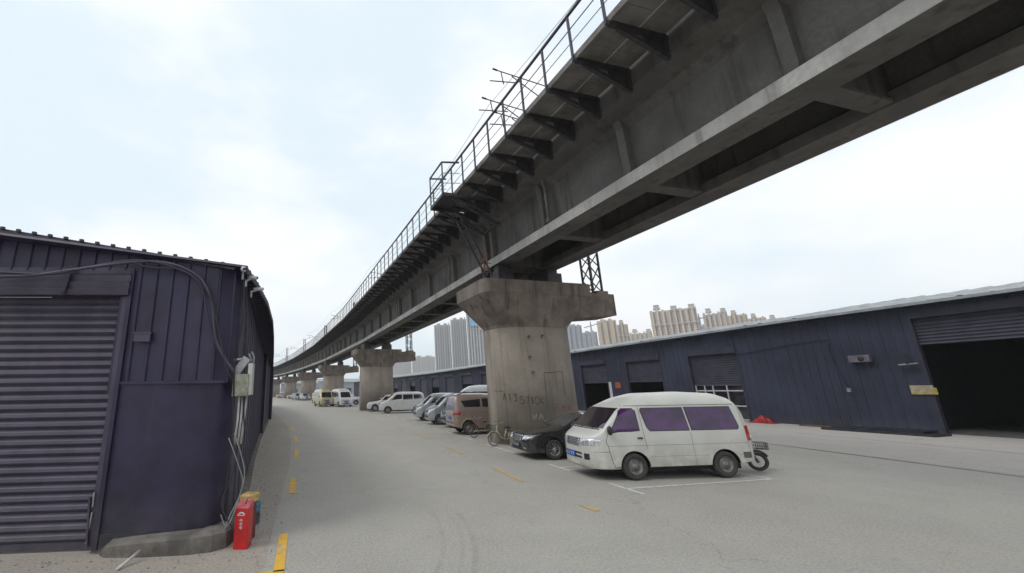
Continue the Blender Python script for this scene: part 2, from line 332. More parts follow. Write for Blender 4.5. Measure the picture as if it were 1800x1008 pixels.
bal = MB().add([(-2.3,.04,2.95),(-1.5,.04,3.2),(1.5,.04,3.2),(2.3,.04,2.95),(-2.3,SL,2.95),(-1.5,SL,3.2),(1.5,SL,3.2),(2.3,SL,2.95),(-2.3,.04,2.72),(2.3,.04,2.72),(-2.3,SL,2.72),(2.3,SL,2.72)],
    [(0,1,5,4),(1,2,6,5),(2,3,7,6),(8,0,4,10),(3,9,11,7),(0,1,2,3,9,8),(4,5,6,7,11,10),(8,9,11,10)])
bal_me = bal.mesh('ballast', ballast)
tr = MB()
for s in (-.75,.75): tr.box((s-.035,0,3.26),(s+.035,SL+.05,3.42))
for i in range(54): tr.box((-1.25,.2+i*.6,3.18),(1.25,.44+i*.6,3.27))
track_me = tr.mesh('track', rust)
SPANLAB = ['nearest viaduct girder span, passing overhead at the upper right of the road', 'viaduct girder span just beyond the graffiti pier, running back over parked vans',
  'third viaduct girder span back, ending on the pier behind the pale minibuses', 'fourth viaduct girder span back, small over the far parked cars', 'fifth viaduct girder span back, starting to bend left',
  'sixth viaduct girder span back, bending left toward the blue-grey shed', 'farthest viaduct girder span, only its tip seen beside the blue-grey shed']
spans = []
for i in range(len(NODES)-1):
    a, b = Vector(NODES[i]), Vector(NODES[i+1]); d = b-a; ang = -math.atan2(d.x, d.y)
    t = thing('viaduct_span', SPANLAB[i], 'bridge span', (a.x, a.y, ZB), ang, 'railway viaduct spans'); spans.append(t)
    inst('girder', girder_me, t, (-1.4,0,0)); inst('girder', girder_me, t, (1.4,0,0), 0, (-1,1,1)); inst('lit_flange_edge', edge_me, t, (-1.4,0,0)); inst('lit_flange_edge', edge_me, t, (1.4,0,0), 0, (-1,1,1))
    for sx, loc in ((1,-1.4),(-1,1.4)):
        for y in ribs_y: inst('web_rib', rib_me, t, (loc,y,0), 0, (sx,1,1))
    for y in ribs_y: inst('diaphragm', dia_me, t, (0,y,0))
    if i < 3:
        for y in (4.85, 16.75, 28.65): inst('drain_pipe', pipe_me, t, (-1.4, SL-y if i == 0 else y, 0))
    for sx in (1,-1): 
        inst('walkway_slab', slab_me, t, (0,0,0), 0, (sx,1,1))
        ra = inst('railing', rail_me, t, (0,0,0), 0, (sx,1,1))
        for k in range(28): inst('railing_post', post_me, ra, (0,.55+k*1.168,0))
    for k in range(28): inst('bracket', brk_me, t, (0,.55+k*1.168,0))
    inst('ballast', bal_me, t); inst('track', track_me, t)
# piers
def stadium(w, d, n=12):
    r = d/2; pts = []
    for k in range(n+1):
        a = -math.pi/2+math.pi*k/n; pts.append((w/2-r+r*math.cos(a), r*math.sin(a)))
    for k in range(n+1):
        a = math.pi/2+math.pi*k/n; pts.append((-w/2+r+r*math.cos(a), r*math.sin(a)))
    return pts
def rrect(w, d, n=12, r=.12):
    pts = []
    for cx, cy, a0_ in ((w/2-r,-d/2+r,-90),(w/2-r,d/2-r,0),(-w/2+r,d/2-r,90),(-w/2+r,-d/2+r,180)):
        k0 = (n+1)//2 if (n+1) % 2 == 0 else (n+2)//2
        for k in range(6 if cx*1 and True else 6):
            a = R_(a0_+90*k/5); pts.append((cx+r*math.cos(a), cy+r*math.sin(a)))
    return pts   # 24 points
def stadium24(w, d):
    r = d/2; pts = []
    for cx, a0_ in ((w/2-r,-90),(w/2-r,0),(-w/2+r,90),(-w/2+r,180)):
        for k in range(6):
            a = R_(a0_+90*k/5.0); pts.append((cx+r*math.cos(a), r*math.sin(a)))
    return pts
def ring_loft(rings, caps=True, sm=True):
    mb = MB(); n = len(rings[0][0]); vs = []; fs = []
    for ring, z in rings: vs += [(p[0],p[1],z) for p in ring]
    for i in range(len(rings)-1):
        for k in range(n): fs.append((i*n+k, i*n+(k+1)%n, (i+1)*n+(k+1)%n, (i+1)*n+k))
    mb.add(vs, fs, sm); 
    if caps: mb.add([], []); mb.f += [tuple(range(n-1,-1,-1)), tuple((len(rings)-1)*n+k for k in range(n))]; mb.smooth += [False, False]
    return mb
SW, SD = 4.3, 2.7
shaft_me = ring_loft([(stadium24(SW+.16,SD+.1),-.3),(stadium24(SW,SD),5.36)], sm=True).mesh('shaft', pierc)
cp = ring_loft([(stadium24(SW+.02,SD+.02),5.3),(stadium24(SW+.06,SD+.03),5.42),(rrect(6.1,3.3,r=.45),6.84),(rrect(6.1,3.3,r=.45),6.85)], sm=False)
cap_me = cp.mesh('flared_cap', capc)
sl_ = MB()
o_ = ring_loft([(rrect(6.14,3.34,r=.45),6.85),(rrect(6.14,3.34,r=.45),7.5)], sm=False)
slab_cap_me = o_.mesh('bearing_shelf', capc)
brb = MB().add([(2.2,-.75,5.9),(2.2,.75,5.9),(5.15,.75,6.15),(5.15,-.75,6.15),(2.2,-.75,7.3),(2.2,.75,7.3),(5.15,.75,7.3),(5.15,-.75,7.3)],
    [(0,3,2,1),(4,5,6,7),(0,1,5,4),(1,2,6,5),(2,3,7,6),(3,0,4,7)])
brb.box((4.2,-.6,7.3),(4.95,.6,7.5))
bracket_beam_me = brb.mesh('mast_beam', capc)
bear_me = MB().box((-.42,-.4,7.5),(.42,.4,8.2)).box((-.3,-.24,8.2),(.3,.24,8.5)).mesh('bearing', steel_dk)
PLAB = ['nearest concrete pier, graffiti on its shaft, behind the black sedan', 'second concrete pier back, behind the white vans and white hatchback', 'third concrete pier back, behind the pale high-roof minibus',
  'fourth concrete pier back, over the far dark cars', 'fifth concrete pier back, over the far white cars', 'farthest visible concrete pier, at the edge of the blue-grey shed']
hang_me = None
piers = []
mast = MB()
def lattice(mb, cx, cy, z0, z1, w, step):
    for sx in (-1,1):
        for sy in (-1,1): mb.bar((cx+sx*w/2,cy+sy*w/2,z0),(cx+sx*w/2,cy+sy*w/2,z1),.085)
    z = z0; f = 1
    while z < z1-.1:
        z2 = min(z+step, z1)
        for sy in (-1,1):
            mb.bar((cx-f*w/2,cy+sy*w/2,z),(cx+f*w/2,cy+sy*w/2,z2),.045)
            mb.bar((cx+sy*w/2,cy-f*w/2,z),(cx+sy*w/2,cy+f*w/2,z2),.045)
        z = z2; f = -f
lattice(mast, 4.55, 0, 7.5, 21.2, .62, .75)
mast_me = mast.mesh('lattice_mast', steel_dk)
arm = MB().tube([(4.3,0,17.5),(-.5,0,18.1)], .03).tube([(4.3,0,15.6),(.5,0,17.9)], .03).tube([(.9,0,17.5),(-1.0,0,17.25)], .03).tube([(-.2,0,18.0),(-.1,0,17.2)], .03).tube([(-.45,0,18.1),(-.75,0,18.15)], .05)
arm_me = arm.mesh('cantilever_arm', steel_dk)
for i, (x, y) in enumerate(PIERS):
    d = Vector(NODES[i+2])-Vector(NODES[i]); ang = -math.atan2(d.x, d.y)
    t = thing('viaduct_pier', PLAB[i], 'pier', (x,y,0), ang, 'railway viaduct piers'); piers.append(t)
    inst('shaft', shaft_me, t); inst('flared_cap', cap_me, t); inst('bearing_shelf', slab_cap_me, t); inst('mast_beam', bracket_beam_me, t)
    for sx in (-1.4,1.4):
        for sy in (-.55,.55): inst('bearing', bear_me, t, (sx,sy,0))
    mt = thing('catenary_mast', ['lattice catenary mast standing on the side beam of the nearest pier', 'lattice catenary mast on the side beam of the second pier back', 'lattice catenary mast above the third pier back',
       'lattice catenary mast above the fourth pier back','lattice catenary mast above the fifth pier back','lattice catenary mast above the farthest pier'][i], 'mast', (x,y,0), ang, 'catenary masts along the viaduct')
    inst('mast', mast_me, mt); inst('cantilever_arm', arm_me, mt, (0,0,0))
    if i == 0: inst('cantilever_arm', arm_me, mt, (.2,-.1,2.9)); inst('cantilever_arm', arm_me, mt, (-.5,.2,1.0))
# contact wires
for lab, zz in (('upper catenary wire, faint against the sky left of the railing', 18.6), ('lower contact wire, faint against the sky left of the railing', 17.15)):
    pts = []
    for i in range(len(NODES)-1):
        a, b = Vector(NODES[i]), Vector(NODES[i+1])
        for k in range(8):
            f = k/8; p = a.lerp(b, f); pts.append((p.x-.9, p.y, zz-(1.0*4*f*(1-f) if zz > 18 else .1)))
    MB().tube(pts, .012, 5).build('catenary_wire', cablem, label=lab, cat='wire', group='overhead wires above the viaduct')
# pier 1 extras : graffiti, hatch, bolts (parts of the pier)
P1 = piers[0]
def on_shaft(u, z):    # u along the front of the shaft, metres from centre
    w, d = SW+.16*(1-z/5.5), SD+.1*(1-z/5.5); r = d/2; fl = w/2-r
    if abs(u) <= fl: return Vector((u, -d/2, z))
    a = (abs(u)-fl)/r; s = 1 if u > 0 else -1
    return Vector((s*(fl+r*math.sin(a)), -r*math.cos(a), z))
def shaft_stroke(mb, pts, w):
    for (u0,z0),(u1,z1) in zip(pts, pts[1:]):
        n = max(1, int(abs(u1-u0)/.08)); L_ = math.hypot(u1-u0, z1-z0) or 1; nx, nz = -(z1-z0)/L_*w/2, (u1-u0)/L_*w/2
        for k in range(n):
            q = []
            for f, s in ((k/n,1),(k/n,-1),((k+1)/n,-1),((k+1)/n,1)):
                uu = u0+(u1-u0)*f+nx*s; zz = z0+(z1-z0)*f+nz*s; p = on_shaft(uu, zz); c = Vector((max(-1,min(1,p.x)),0,0)); nn = Vector((p.x-c.x, p.y, 0)).normalized(); q.append(p+nn*.006)
            mb.add(q, [(0,1,2,3)])
GL = {'0': [[(0,0),(1,0),(1,1),(0,1),(0,0)]], '1': [[(.5,0),(.5,1),(.2,.8)]], '3': [[(0,1),(1,1),(.4,.6),(1,.35),(.7,0),(0,0)]], '5': [[(1,1),(0,1),(0,.55),(1,.5),(1,0),(0,0)]], '7': [[(0,1),(1,1),(.4,0)]],
  '8': [[(.5,.5),(0,.75),(.5,1),(1,.75),(.5,.5),(0,.25),(.5,0),(1,.25),(.5,.5)]], '9': [[(1,.5),(0,.6),(.1,1),(.9,1),(1,.5),(.8,0)]],
  'a': [[(0,0),(.5,1),(1,0)],[(.2,.4),(.8,.4)]], 'h': [[(0,.8),(1,.8)],[(.5,1),(.5,0)],[(.1,.45),(.9,.45)],[(.1,0),(.5,.4),(.95,0)]], 'k': [[(0,1),(0,0)],[(0,.5),(1,1)],[(.3,.6),(1,0)],[(0,.2),(.8,.2)]], 'w': [[(0,1),(.1,0),(.5,.8),(.7,0),(1,1)]]}
def write(s, u, z, cw, ch, w, gap, drift=0):
    mb = MB()
    for i, c in enumerate(s):
        for st in GL[c]: shaft_stroke(mb, [(u+i*(cw+gap)+p[0]*cw+random.uniform(-.01,.01), z+drift*i+p[1]*ch) for p in st], w)
    return mb
dkspray = mat('dark_spray', (.13, .10, .08), .9, var=.4, scale=8); redspray = mat('red_spray', (.24, .13, .12), .9, var=.3, scale=7); whspray = mat('pale_spray', (.34, .325, .31), .9, var=.2)
write('a13', -2.2, 1.95, .13, .30, .036, .11, -.02).build('dark_graffiti', mat('black_spray', (.085,.065,.05), .9, var=.5, scale=9), P1)
write('57h0k', -1.45, 1.80, .16, .30, .036, .08, -.012).build('dark_graffiti', dkspray, P1)
write('ahk', .22, 1.42, .24, .36, .038, .14).build('red_graffiti', redspray, P1)
write('wa', -1.0, 1.08, .24, .26, .035, .08).build('white_graffiti', whspray, P1)
mb = MB(); shaft_stroke(mb, [(-.15,1.3),(-.15,3.15),(.85,3.2),(.85,2.1)], .03); mb.build('hatch_outline', mat('grout_line', (.14,.12,.09), .9), P1)
mb = MB(); shaft_stroke(mb, [(-2.75,2.35),(-2.1,2.35),(-2.1,1.2)], .02); shaft_stroke(mb, [(-2.1,.1),(-2.1,5.4)], .012); shaft_stroke(mb, [(1.9,.1),(1.9,5.4)], .012); mb.build('formwork_seam', MATS.get('grout_line') or mat('grout_line2', (.14,.12,.09), .9), P1)
for (u, z) in ((-.75,4.85),(-.72,3.2),(-.8,3.9),(-.02,4.9)):
    p = on_shaft(u, z); mb = MB().box((p.x-.05,p.y-.05,z-.03),(p.x+.05,p.y+.02,z+.03)).bar((p.x-.06,p.y-.03,z),(p.x-.06,p.y-.03,z-.14),.025); mb.build('bolt', rust, P1)
moss = mat('moss_stain', (.17, .18, .11), .95, var=.4, scale=5)
# maintenance platform on span 1 side of pier 1
pd = Vector(PIERS[0])-Vector(PREV); pang = -math.atan2(pd.x, pd.y)
PT = thing('maintenance_platform', 'small steel platform with guard rail jutting out beyond the viaduct railing above the nearest pier', 'platform', (PIERS[0][0], PIERS[0][1], ZB), pang)
mb = MB(); ya, yb = -2.65, -1.15; xo = -5.3; zf = 2.5
mb.box((xo,ya,zf),(-4.3,yb,zf+.06)).bar((xo,ya,zf-.05),(xo,yb,zf-.05),.09,.14).bar((xo,ya,zf-.05),(-4.0,ya,zf-.05),.09,.14).bar((xo,yb,zf-.05),(-4.0,yb,zf-.05),.09,.14)
mb.build('platform_floor', steel_dk, PT)
mb = MB()
for y in (ya+.1,yb-.1): mb.bar((xo+.25,y,zf-.1),(-2.7,y,1.35),.09).bar((-4.1,y,zf-.1),(-2.7,y,1.35),.06).bar((-4.3,y,zf),(-2.6,y,zf),.1)
mb.bar((-2.62,ya,1.35),(-2.62,yb,1.35),.1)
mb.build('platform_brace', steel_dk, PT)
mb = MB()
for p in ((xo,ya),(xo,yb)): mb.bar((*p,zf),(*p,4.05),.05)
for z in (4.05,3.5,3.0):
    w = .06 if z > 4 else .02
    mb.bar((xo,ya,z),(xo,yb,z),w).bar((xo,ya,z),(-4.44,ya,z+.1),w).bar((xo,yb,z),(-4.44,yb,z+.1),w)
mb.build('platform_railing', rail_m, PT)
mb = MB(); A0 = Vector((-3.95,-.95,2.5)); A1 = Vector((-2.45,-1.2,-.85)); dv = (A1-A0); 
sd = Vector((.0,.5,0))
mb.bar(A0-sd/2, A1-sd/2, .08); mb.bar(A0+sd/2, A1+sd/2, .08)
for k in range(1,14): q = A0+dv*k/14; mb.bar(q-sd/2, q+sd/2, .035)
mb.build('access_ladder', steel_dk, PT)
mb = MB()
for k in range(3): mb.bar((-2.9+k*.02, -1.25-.25*k, -.72),(-2.9+k*.02,-1.25-.25*k,.35),.045)
for z in (-.4,-.1,.2): mb.bar((-2.9,-1.8,z),(-2.9,-1.2,z),.03).bar((-2.9,-1.2,z),(-2.3,-1.15,z),.03)
mb.build('pier_top_railing', rust, PT)
# ------------------------------------------------------------------ left workshop
def px(x, y, Y):                                # a point of the photo taken on the vertical plane world-y = Y
    r = rt*((x-PX)/F) - up*((y-PY)/F) + fwd; t = Y/r.y; return Vector((r.x*t, Y, HC+r.z*t))
def path_sample(path, pitch, prof):
    """walk a plan polyline, offset outward by the rib profile"""
    pts = [Vector((*p,0)) for p in path]; out = []; tot = 0
    for a, b in zip(pts, pts[1:]):
        d = (b-a); l = d.length; d.normalize(); nrm = Vector((d.y,-d.x,0)); 
        s0 = tot; ks = []
        k = math.floor(s0/pitch)*pitch
        while k < s0+l:
            for f, o in prof:
                s = k+f*pitch
                if s0 <= s < s0+l: ks.append((s-s0, o))
            k += pitch
        for s, o in ks: out.append((a+d*s, nrm, o))
        tot += l
    out.append((pts[-1], nrm, 0)); return out
RIB = [(0,0),(.06,.028),(.16,.028),(.22,0)]
def corr(mb, path, z0, z1, pitch=.29, prof=RIB, thick=0):
    s = path_sample(path, pitch, prof); vs = []
    for p, n, o in s:
        q = p+n*o; a = z0(q) if callable(z0) else z0; b = z1(q) if callable(z1) else z1
        vs += [(q.x,q.y,a),(q.x,q.y,b)]
    return mb.add(vs, [(2*i,2*i+2,2*i+3,2*i+1) for i in range(len(s)-1)])
def offset_path(path, d):
    out = []
    for i, p in enumerate(path):
        a = Vector(path[max(i-1,0)]); b = Vector(path[min(i+1,len(path)-1)]); t = (b-a).normalized(); out.append((p[0]+t.y*d, p[1]-t.x*d))
    return out
front = [(-14.0,8.93),(-3.46,7.80)]; frontR = [(-3.46,7.80),(-2.02,7.65)]
corner = [(-2.02,7.65),(-1.88,7.65),(-1.76,7.69),(-1.66,7.76),(-1.59,7.86),(-1.55,7.98),(-1.54,8.12)]
side = [(-1.54,8.12),(-1.62,9.5),(-1.92,12.5),(-2.3,16),(-2.95,22.5),(-3.30,26),(-4.25,38.5),(-5.2,46),(-6.6,54),(-9.2,66),(-11.5,75)]
ztop = lambda q: 4.86+max(0,(-1.6-q.x))*.163 if q.y < 9 + .1 else 4.8
LB = thing('workshop_shed', 'dark blue-grey sheet metal shed with a large roller shutter at left edge of road', 'shed')
mb = MB(); corr(mb, front+frontR[1:]+corner[1:], lambda q: 2.66 if q.x > -3.5 else 4.75, lambda q: 4.86+(-1.6-q.x)*.163 if q.x < -1.6 else 4.86)
mb.build('ribbed_cladding', bluewall, LB)
mb = MB(); corr(mb, frontR+corner[1:], .28, 2.70, .84, [(0,0)]); mb.smooth = [True]*len(mb.f); 
mb2p = offset_path(frontR+corner[1:], .012)
mb.build('lower_panel', bluewall, LB)
mb = MB(); corr(mb, [(-14,8.93),(-8.3,8.32)], 0, 4.8); mb.build('ribbed_cladding', bluewall, LB)
mb = MB(); corr(mb, side, .05, 4.82, .9, [(0,0),(.03,.02),(.06,.0)]); mb.build('side_wall', bluewall, LB)
# trims
mb = MB(); mb.box((-3.62,7.82,2.5),(-3.2,7.86,4.9)); mb.bar((-3.46,7.775,2.68),(-1.62,7.575,2.68),.02,.05); mb.bar((-3.44,7.77,.05),(-3.44,7.77,4.75),.07,.05); mb.build('wall_trim', bluewall, LB)
# shutter with its box
fx = lambda x, o=0: 7.80-(x+3.46)*(.107)+o
mb = MB(); z = .12; vs = []; X0, X1 = -8.3, -3.50
prof = []
while z < 4.22:
    prof += [(z,.12),(z+.02,.135),(z+.075,.085),(z+.125,.10)]; z += .148
prof.append((4.26,.12))
vs = [(x, fx(x,o), zz) for zz, o in prof for x in (X0,X1)]
mb.add(vs, [(2*i,2*i+1,2*i+3,2*i+2) for i in range(len(prof)-1)]); 
mb.add([(X0,fx(X0,.11),.04),(X1,fx(X1,.11),.04),(X1,fx(X1,.11),.13),(X0,fx(X0,.11),.13)], [(0,1,2,3)])
mb.build('roller_shutter', shutm, LB)
mb = MB(); bp_ = [(4.26,.11),(4.26,-.10),(4.36,-.13),(4.39,-.09),(4.50,-.12),(4.53,-.07),(4.64,-.09),(4.68,-.03),(4.80,-.01),(4.80,.1)]
vs = [(x, fx(x,o), zz) for zz, o in bp_ for x in (X0,X1+.06)]; n_ = len(bp_)
mb.add(vs, [(2*i,2*i+1,2*i+3,2*i+2) for i in range(n_-1)]+[tuple(2*i for i in range(n_)), tuple(2*i+1 for i in range(n_-1,-1,-1))]); mb.build('shutter_box', shutm, LB)
mb = MB(); q0 = px(0,468,7.9); mb.bar((-4.55,fx(-4.55,-.145),4.28),(-4.50,fx(-4.5,-.10),4.80),.10,.03); mb.build('box_strap', shutm, LB)
mb = MB(); mb.bar((-3.53,fx(-3.53,.04),.05),(-3.53,fx(-3.53,.04),4.26),.09,.08); mb.bar((-3.56,fx(-3.56,-.03),.12),(-3.62,fx(-3.62,-.03),.85),.05,.03); mb.build('shutter_guide', shutm, LB)
mb = MB(); mb.bar((-3.585,fx(-3.585,-.02),.16),(-3.555,fx(-3.555,-.02),.62),.035,.02); mb.bar((-3.56,fx(-3.56,-.02),.7),(-3.57,fx(-3.57,-.02),.92),.03,.02); mb.build('bare_edge_strip', galv, LB)
# plinth: poured concrete kerb that rounds the corner
pl_ = [(-3.35,7.72),(-3.2,7.56),(-2.6,7.45),(-1.95,7.40),(-1.6,7.44),(-1.40,7.58),(-1.33,7.85),(-1.36,8.6),(-1.75,12.5),(-2.15,16),(-2.8,22.5),(-4.1,38.5)]
inn = [(-3.35,7.85),(-3.2,7.85),(-2.6,7.8),(-1.95,7.75),(-1.7,7.75),(-1.6,7.8),(-1.58,7.95),(-1.65,8.7),(-2.0,12.5),(-2.4,16),(-3.05,22.5),(-4.35,38.5)]
mb = MB(); n_ = len(pl_); hh = [.04,.18,.24,.27,.29,.28,.26,.18,.12,.10,.08,.05]
vs = [(*p,-.02) for p in pl_]+[(p[0]*.97+q[0]*.03,p[1]*.97+q[1]*.03,h*.85) for p, q, h in zip(pl_,inn,hh)]+[(p[0]*.8+q[0]*.2,p[1]*.8+q[1]*.2,h) for p, q, h in zip(pl_,inn,hh)]+[(*q,h+.02) for q, h in zip(inn,hh)]
mb.add(vs, [(k*n_+i,k*n_+i+1,(k+1)*n_+i+1,(k+1)*n_+i) for k in range(3) for i in range(n_-1)], False); mb.build('plinth', plinthc, LB)
# roof sheets
mb = MB(); ev = [(-1.36,7.5),(-1.32,8.7),(-1.33,10.6),(-1.5,13.5),(-1.87,17.5),(-2.62,25),(-3.4,32.5),(-4.4,42),(-6.2,54),(-8.9,66),(-11.2,75)]
s = path_sample(ev, .30, [(0,0),(.12,.0),(.2,.0),(.55,0)]); vs = []
for i, (p, n, o) in enumerate(s):
    hgt = .05 if i % 4 in (1,2) else 0
    q = p - n*7.0; vs += [(p.x,p.y,4.80+hgt),(q.x,q.y,5.60+hgt)]
mb.add(vs, [(2*i,2*i+2,2*i+3,2*i+1) for i in range(len(s)-1)])
mb.build('roof', bluewall, LB)
mb = MB()
for a, b in zip(ev, ev[1:]): mb.bar((*a,4.74),(*b,4.74),.03,.12)
for a, b in zip(front+[(-1.62,7.6)], (front+[(-1.62,7.6)])[1:]): pass
mb.build('eave_trim', steel_dk, LB)
mb = MB(); cpts = front+frontR[1:]+corner[1:]
sm_ = path_sample(cpts, .29, RIB)
for i, (p, n, o) in enumerate(sm_):
    if o > 0 and sm_[i-1][2] == 0 and p.x > -7:
        z_ = 4.86+max(0,-1.6-p.x)*.163; mb.bar(p+n*.045+Vector((.03,0,z_-.03)), p+n*.045+Vector((.03,0,z_+.02)), .06,.05)
a_ = Vector((-14,8.93,4.86+12.4*.163)); b_ = Vector((-1.6,7.6,4.86)); mb.bar(a_+Vector((0,-.03,-.07)), b_+Vector((0,-.03,-.07)), .03, .05); mb.build('edge_capping', steel_dk, LB)
for (x, y, w) in ((-3.22,25.4,.45),(-4.15,38.6,.5),(-5.1,45.8,.5)):
    mb = MB(); mb.box((x-.3,y,0),(x+.16,y+w,4.75)); mb.build('wall_column', bluewall, LB)
# small bits fixed to the shed
mb = MB(); mb.box((-3.24,7.66,3.40),(-2.97,7.71,3.56)); mb.box((-3.26,7.65,3.54),(-2.95,7.72,3.57)); JB = mb.build('wall_plate', shutm, LB)
def wall_curve(name, pts, r, ms, Y=7.66, parent=None):
    P = []
    for x, y, *o in pts: P.append(px(x, y, (o[0] if o else Y)))
    # smooth
    S = []
    for i in range(len(P)-1):
        p0, p1, p2, p3 = P[max(i-1,0)], P[i], P[i+1], P[min(i+2,len(P)-1)]
        for k in range(6):
            t = k/6; S.append(.5*((2*p1)+(-p0+p2)*t+(2*p0-5*p1+4*p2-p3)*t*t+(-p0+3*p1-3*p2+p3)*t**3))
    S.append(P[-1]); return MB().tube(S, r, 6).build(name, ms, parent)
c1 = thing('wall_cables', 'bundle of sagging grey cables strung across the shutter box and down the shed corner', 'cables')
wall_curve('cable', [(-20,487,7.68),(60,484,7.64),(140,473,7.6),(235,461,7.58),(300,464,7.56),(350,488,7.54),(372,530,7.54),(378,590,7.52),(392,625,7.5),(412,655,7.5)], .028, shutm, parent=c1)
wall_curve('cable', [(-20,478,7.66),(90,482,7.62),(150,471,7.6),(240,458,7.57),(310,472,7.55),(352,500,7.52),(366,560,7.52),(382,610,7.5),(410,650,7.5)], .02, bluewall, parent=c1)
wall_curve('cable', [(235,462,7.55),(262,470,7.55),(330,478,7.55),(368,520,7.52),(384,580,7.5),(396,640,7.48),(408,668,7.48)], .014, cablem, parent=c1)
c2 = thing('hanging_cables', 'loop of cables hanging below the meter box down to the red extinguisher box', 'cables')
wall_curve('cable', [(428,478,7.75),(429,540,7.75),(420,600,7.75),(412,650,7.75),(410,720,7.75),(408,780,7.75),(398,850,7.75),(392,900,7.72)], .016, cablem, parent=c2)
wall_curve('cable', [(432,478,7.85),(434,560,7.85),(430,640,7.85),(428,700,7.85),(430,762,7.85)], .014, cablem, parent=c2)
wall_curve('cable', [(412,762,7.7),(424,800,7.65),(430,835,7.6),(420,875,7.5),(405,905,7.45),(395,930,7.4)], .012, cable_g, parent=c2)
wall_curve('cable', [(408,765,7.7),(414,810,7.62),(402,850,7.55),(390,885,7.5),(400,915,7.42),(412,935,7.4)], .012, cablem, parent=c2)
wall_curve('cable', [(402,770,7.7),(420,820,7.55),(426,850,7.5),(412,900,7.42),(398,925,7.4),(388,905,7.42)], .010, cable_g, parent=c2)
EB = thing('meter_box', 'weathered beige electric meter box fixed to the shed corner with white conduits below', 'meter box', (-1.40,7.90,0))
mb = MB().box((-.12,-.14,2.42),(.16,.10,2.82)); bevel(mb.build('box_body', box_old, EB), .012)
mb = MB().box((.13,-.10,2.44),(.21,.16,3.02)); bevel(mb.build('white_trunking', pvc, EB), .01)
mb = MB().bar((-.10,-.05,2.82),(.10,-.05,3.12),.10,.14); mb.bar((-.12,-.12,3.08),(.02,-.12,3.10),.05,.03); mb.build('bracket', galv, EB)
mb = MB()
for k in range(3): mb.tube([(.00+.06*k,-.05+.03*k,2.42),(.0+.05*k,-.05+.03*k,2.0),(-.03+.05*k,-.06+.03*k,1.58)], .02, 8)
mb.build('conduit', pvc, EB)
mb = MB().tube([(.17,.03,3.0),(.15,.0,3.12),(.12,-.04,3.2)], .018).tube([(.2,.05,3.0),(.2,.05,3.15),(.15,.06,3.25)],.018); mb.build('pipe_bend', galv, EB)
def camera_obj(name, lab, loc, rz, tilt, ball=False):
    t = thing(name, lab, 'security camera', loc, rz, 'security cameras on the shed corner')
    mb = MB(); mb.bar((0,0,-.12),(0,0,.02),.03).bar((0,0,0),(.10,0,.03),.03); mb.build('mount', galv, t)
    mb = MB(); M_ = Matrix.Translation((.14,0,.06)) @ Matrix.Rotation(tilt,4,'Y')
    if ball: mb.lathe([(0,-.055),(.04,-.04),(.055,0),(.04,.045),(0,.06)], 14, Matrix.Translation((.02,0,.08)))
    else: mb.lathe([(0,-.10),(.035,-.10),(.035,.08),(.028,.09),(.0,.09)], 14, M_ @ Matrix.Rotation(R_(90),4,'Y'))
    mb.build('housing', mat('camera_white', (.5,.5,.52), .4, var=.1), t)
    mb = MB(); 
    if ball: mb.lathe([(0,-.03),(.03,-.02),(.03,.02),(0,.03)], 12, Matrix.Translation((.06,0,.07)))
    else: mb.lathe([(0,.091),(.024,.091),(.024,.099),(0,.1)], 12, M_ @ Matrix.Rotation(R_(90),4,'Y'))
    mb.build('lens', plastic, t); return t
camera_obj('security_camera', 'round white security camera standing on the very top of the shed corner', px(427,481,7.55), R_(-60), 0, True)
camera_obj('security_camera', 'short white bullet camera just under the round one on the shed corner', px(433,494,7.75), R_(-20), R_(10))
camera_obj('security_camera', 'longest white bullet camera, lowest of the three on the shed corner', px(442,513,8.15), R_(5), R_(-5))
# red extinguisher case + things beside it
FB = thing('extinguisher_box', 'red extinguisher box with white marks standing at the foot of the shed corner', 'extinguisher box', (-1.14,7.55,0), R_(-14))
redm = mat('red_enamel', (.50, .008, .012), .35, var=.15, scale=5, coat=.4)
mb = MB().prism([(-.115,-.10),(.115,-.10),(.115,.12),(-.115,.12)], 0, .62); bevel(mb.build('case', redm, FB), .015)
mb = MB().add([(-.115,-.10,.62),(.115,-.10,.62),(.115,.12,.71),(-.115,.12,.71),(-.115,.12,.60),(.115,.12,.60)], [(0,1,2,3),(4,3,2,5),(0,3,4),(1,5,2)]); mb.build('sloped_lid', mat('faded_red', (.52,.13,.15), .5, var=.3, scale=14), FB)
wm = mat('white_print', (.72,.68,.66), .5)
mb = MB()
def fr_poly(pts): mb.add([(x,-.103,z) for x, z in pts], [tuple(range(len(pts)))])
fr_poly([(-.07,.52),(-.02,.565),(.03,.56),(.07,.52),(.03,.53),(.0,.545),(-.03,.53)])
fr_poly([(-.07,.505),(.05,.505),(.05,.52),(-.07,.52)])
for zz in (.43,.375,.32):
    fr_poly([(-.035,zz),(.03,zz),(.03,zz+.008),(-.035,zz+.008)]); fr_poly([(-.006,zz-.015),(.006,zz-.015),(.006,zz+.03),(-.006,zz+.03)]); fr_poly([(-.025,zz+.02),(.022,zz+.02),(.022,zz+.027),(-.025,zz+.027)])
mb.build('print_marks', wm, FB)
mb = MB().bar((.02,-.02,.66),(.02,.06,.72),.012); mb.build('lid_handle', plastic, FB)
t = thing('storage_box', 'dull red box with a yellowish foam lid just behind the red extinguisher box', 'box', (-1.13,7.93,0), R_(-14))
MB().prism([(-.12,-.12),(.10,-.12),(.10,.12),(-.12,.12)], 0, .60).build('box_body', mat('dull_red_dark', (.16,.03,.035), .6, var=.3), t)
bevel(MB().prism([(-.13,-.12),(.13,-.13),(.15,.13),(-.11,.13)], .60, .74).build('foam_lid', mat('yellow_foam', (.50,.36,.14), .9, var=.35, scale=9, bump=.5, bscale=30), t), .03)
BK = thing('paint_can', 'teal and dark paint tin standing behind the red box by the shed', 'paint can', (-1.14,8.78,0))
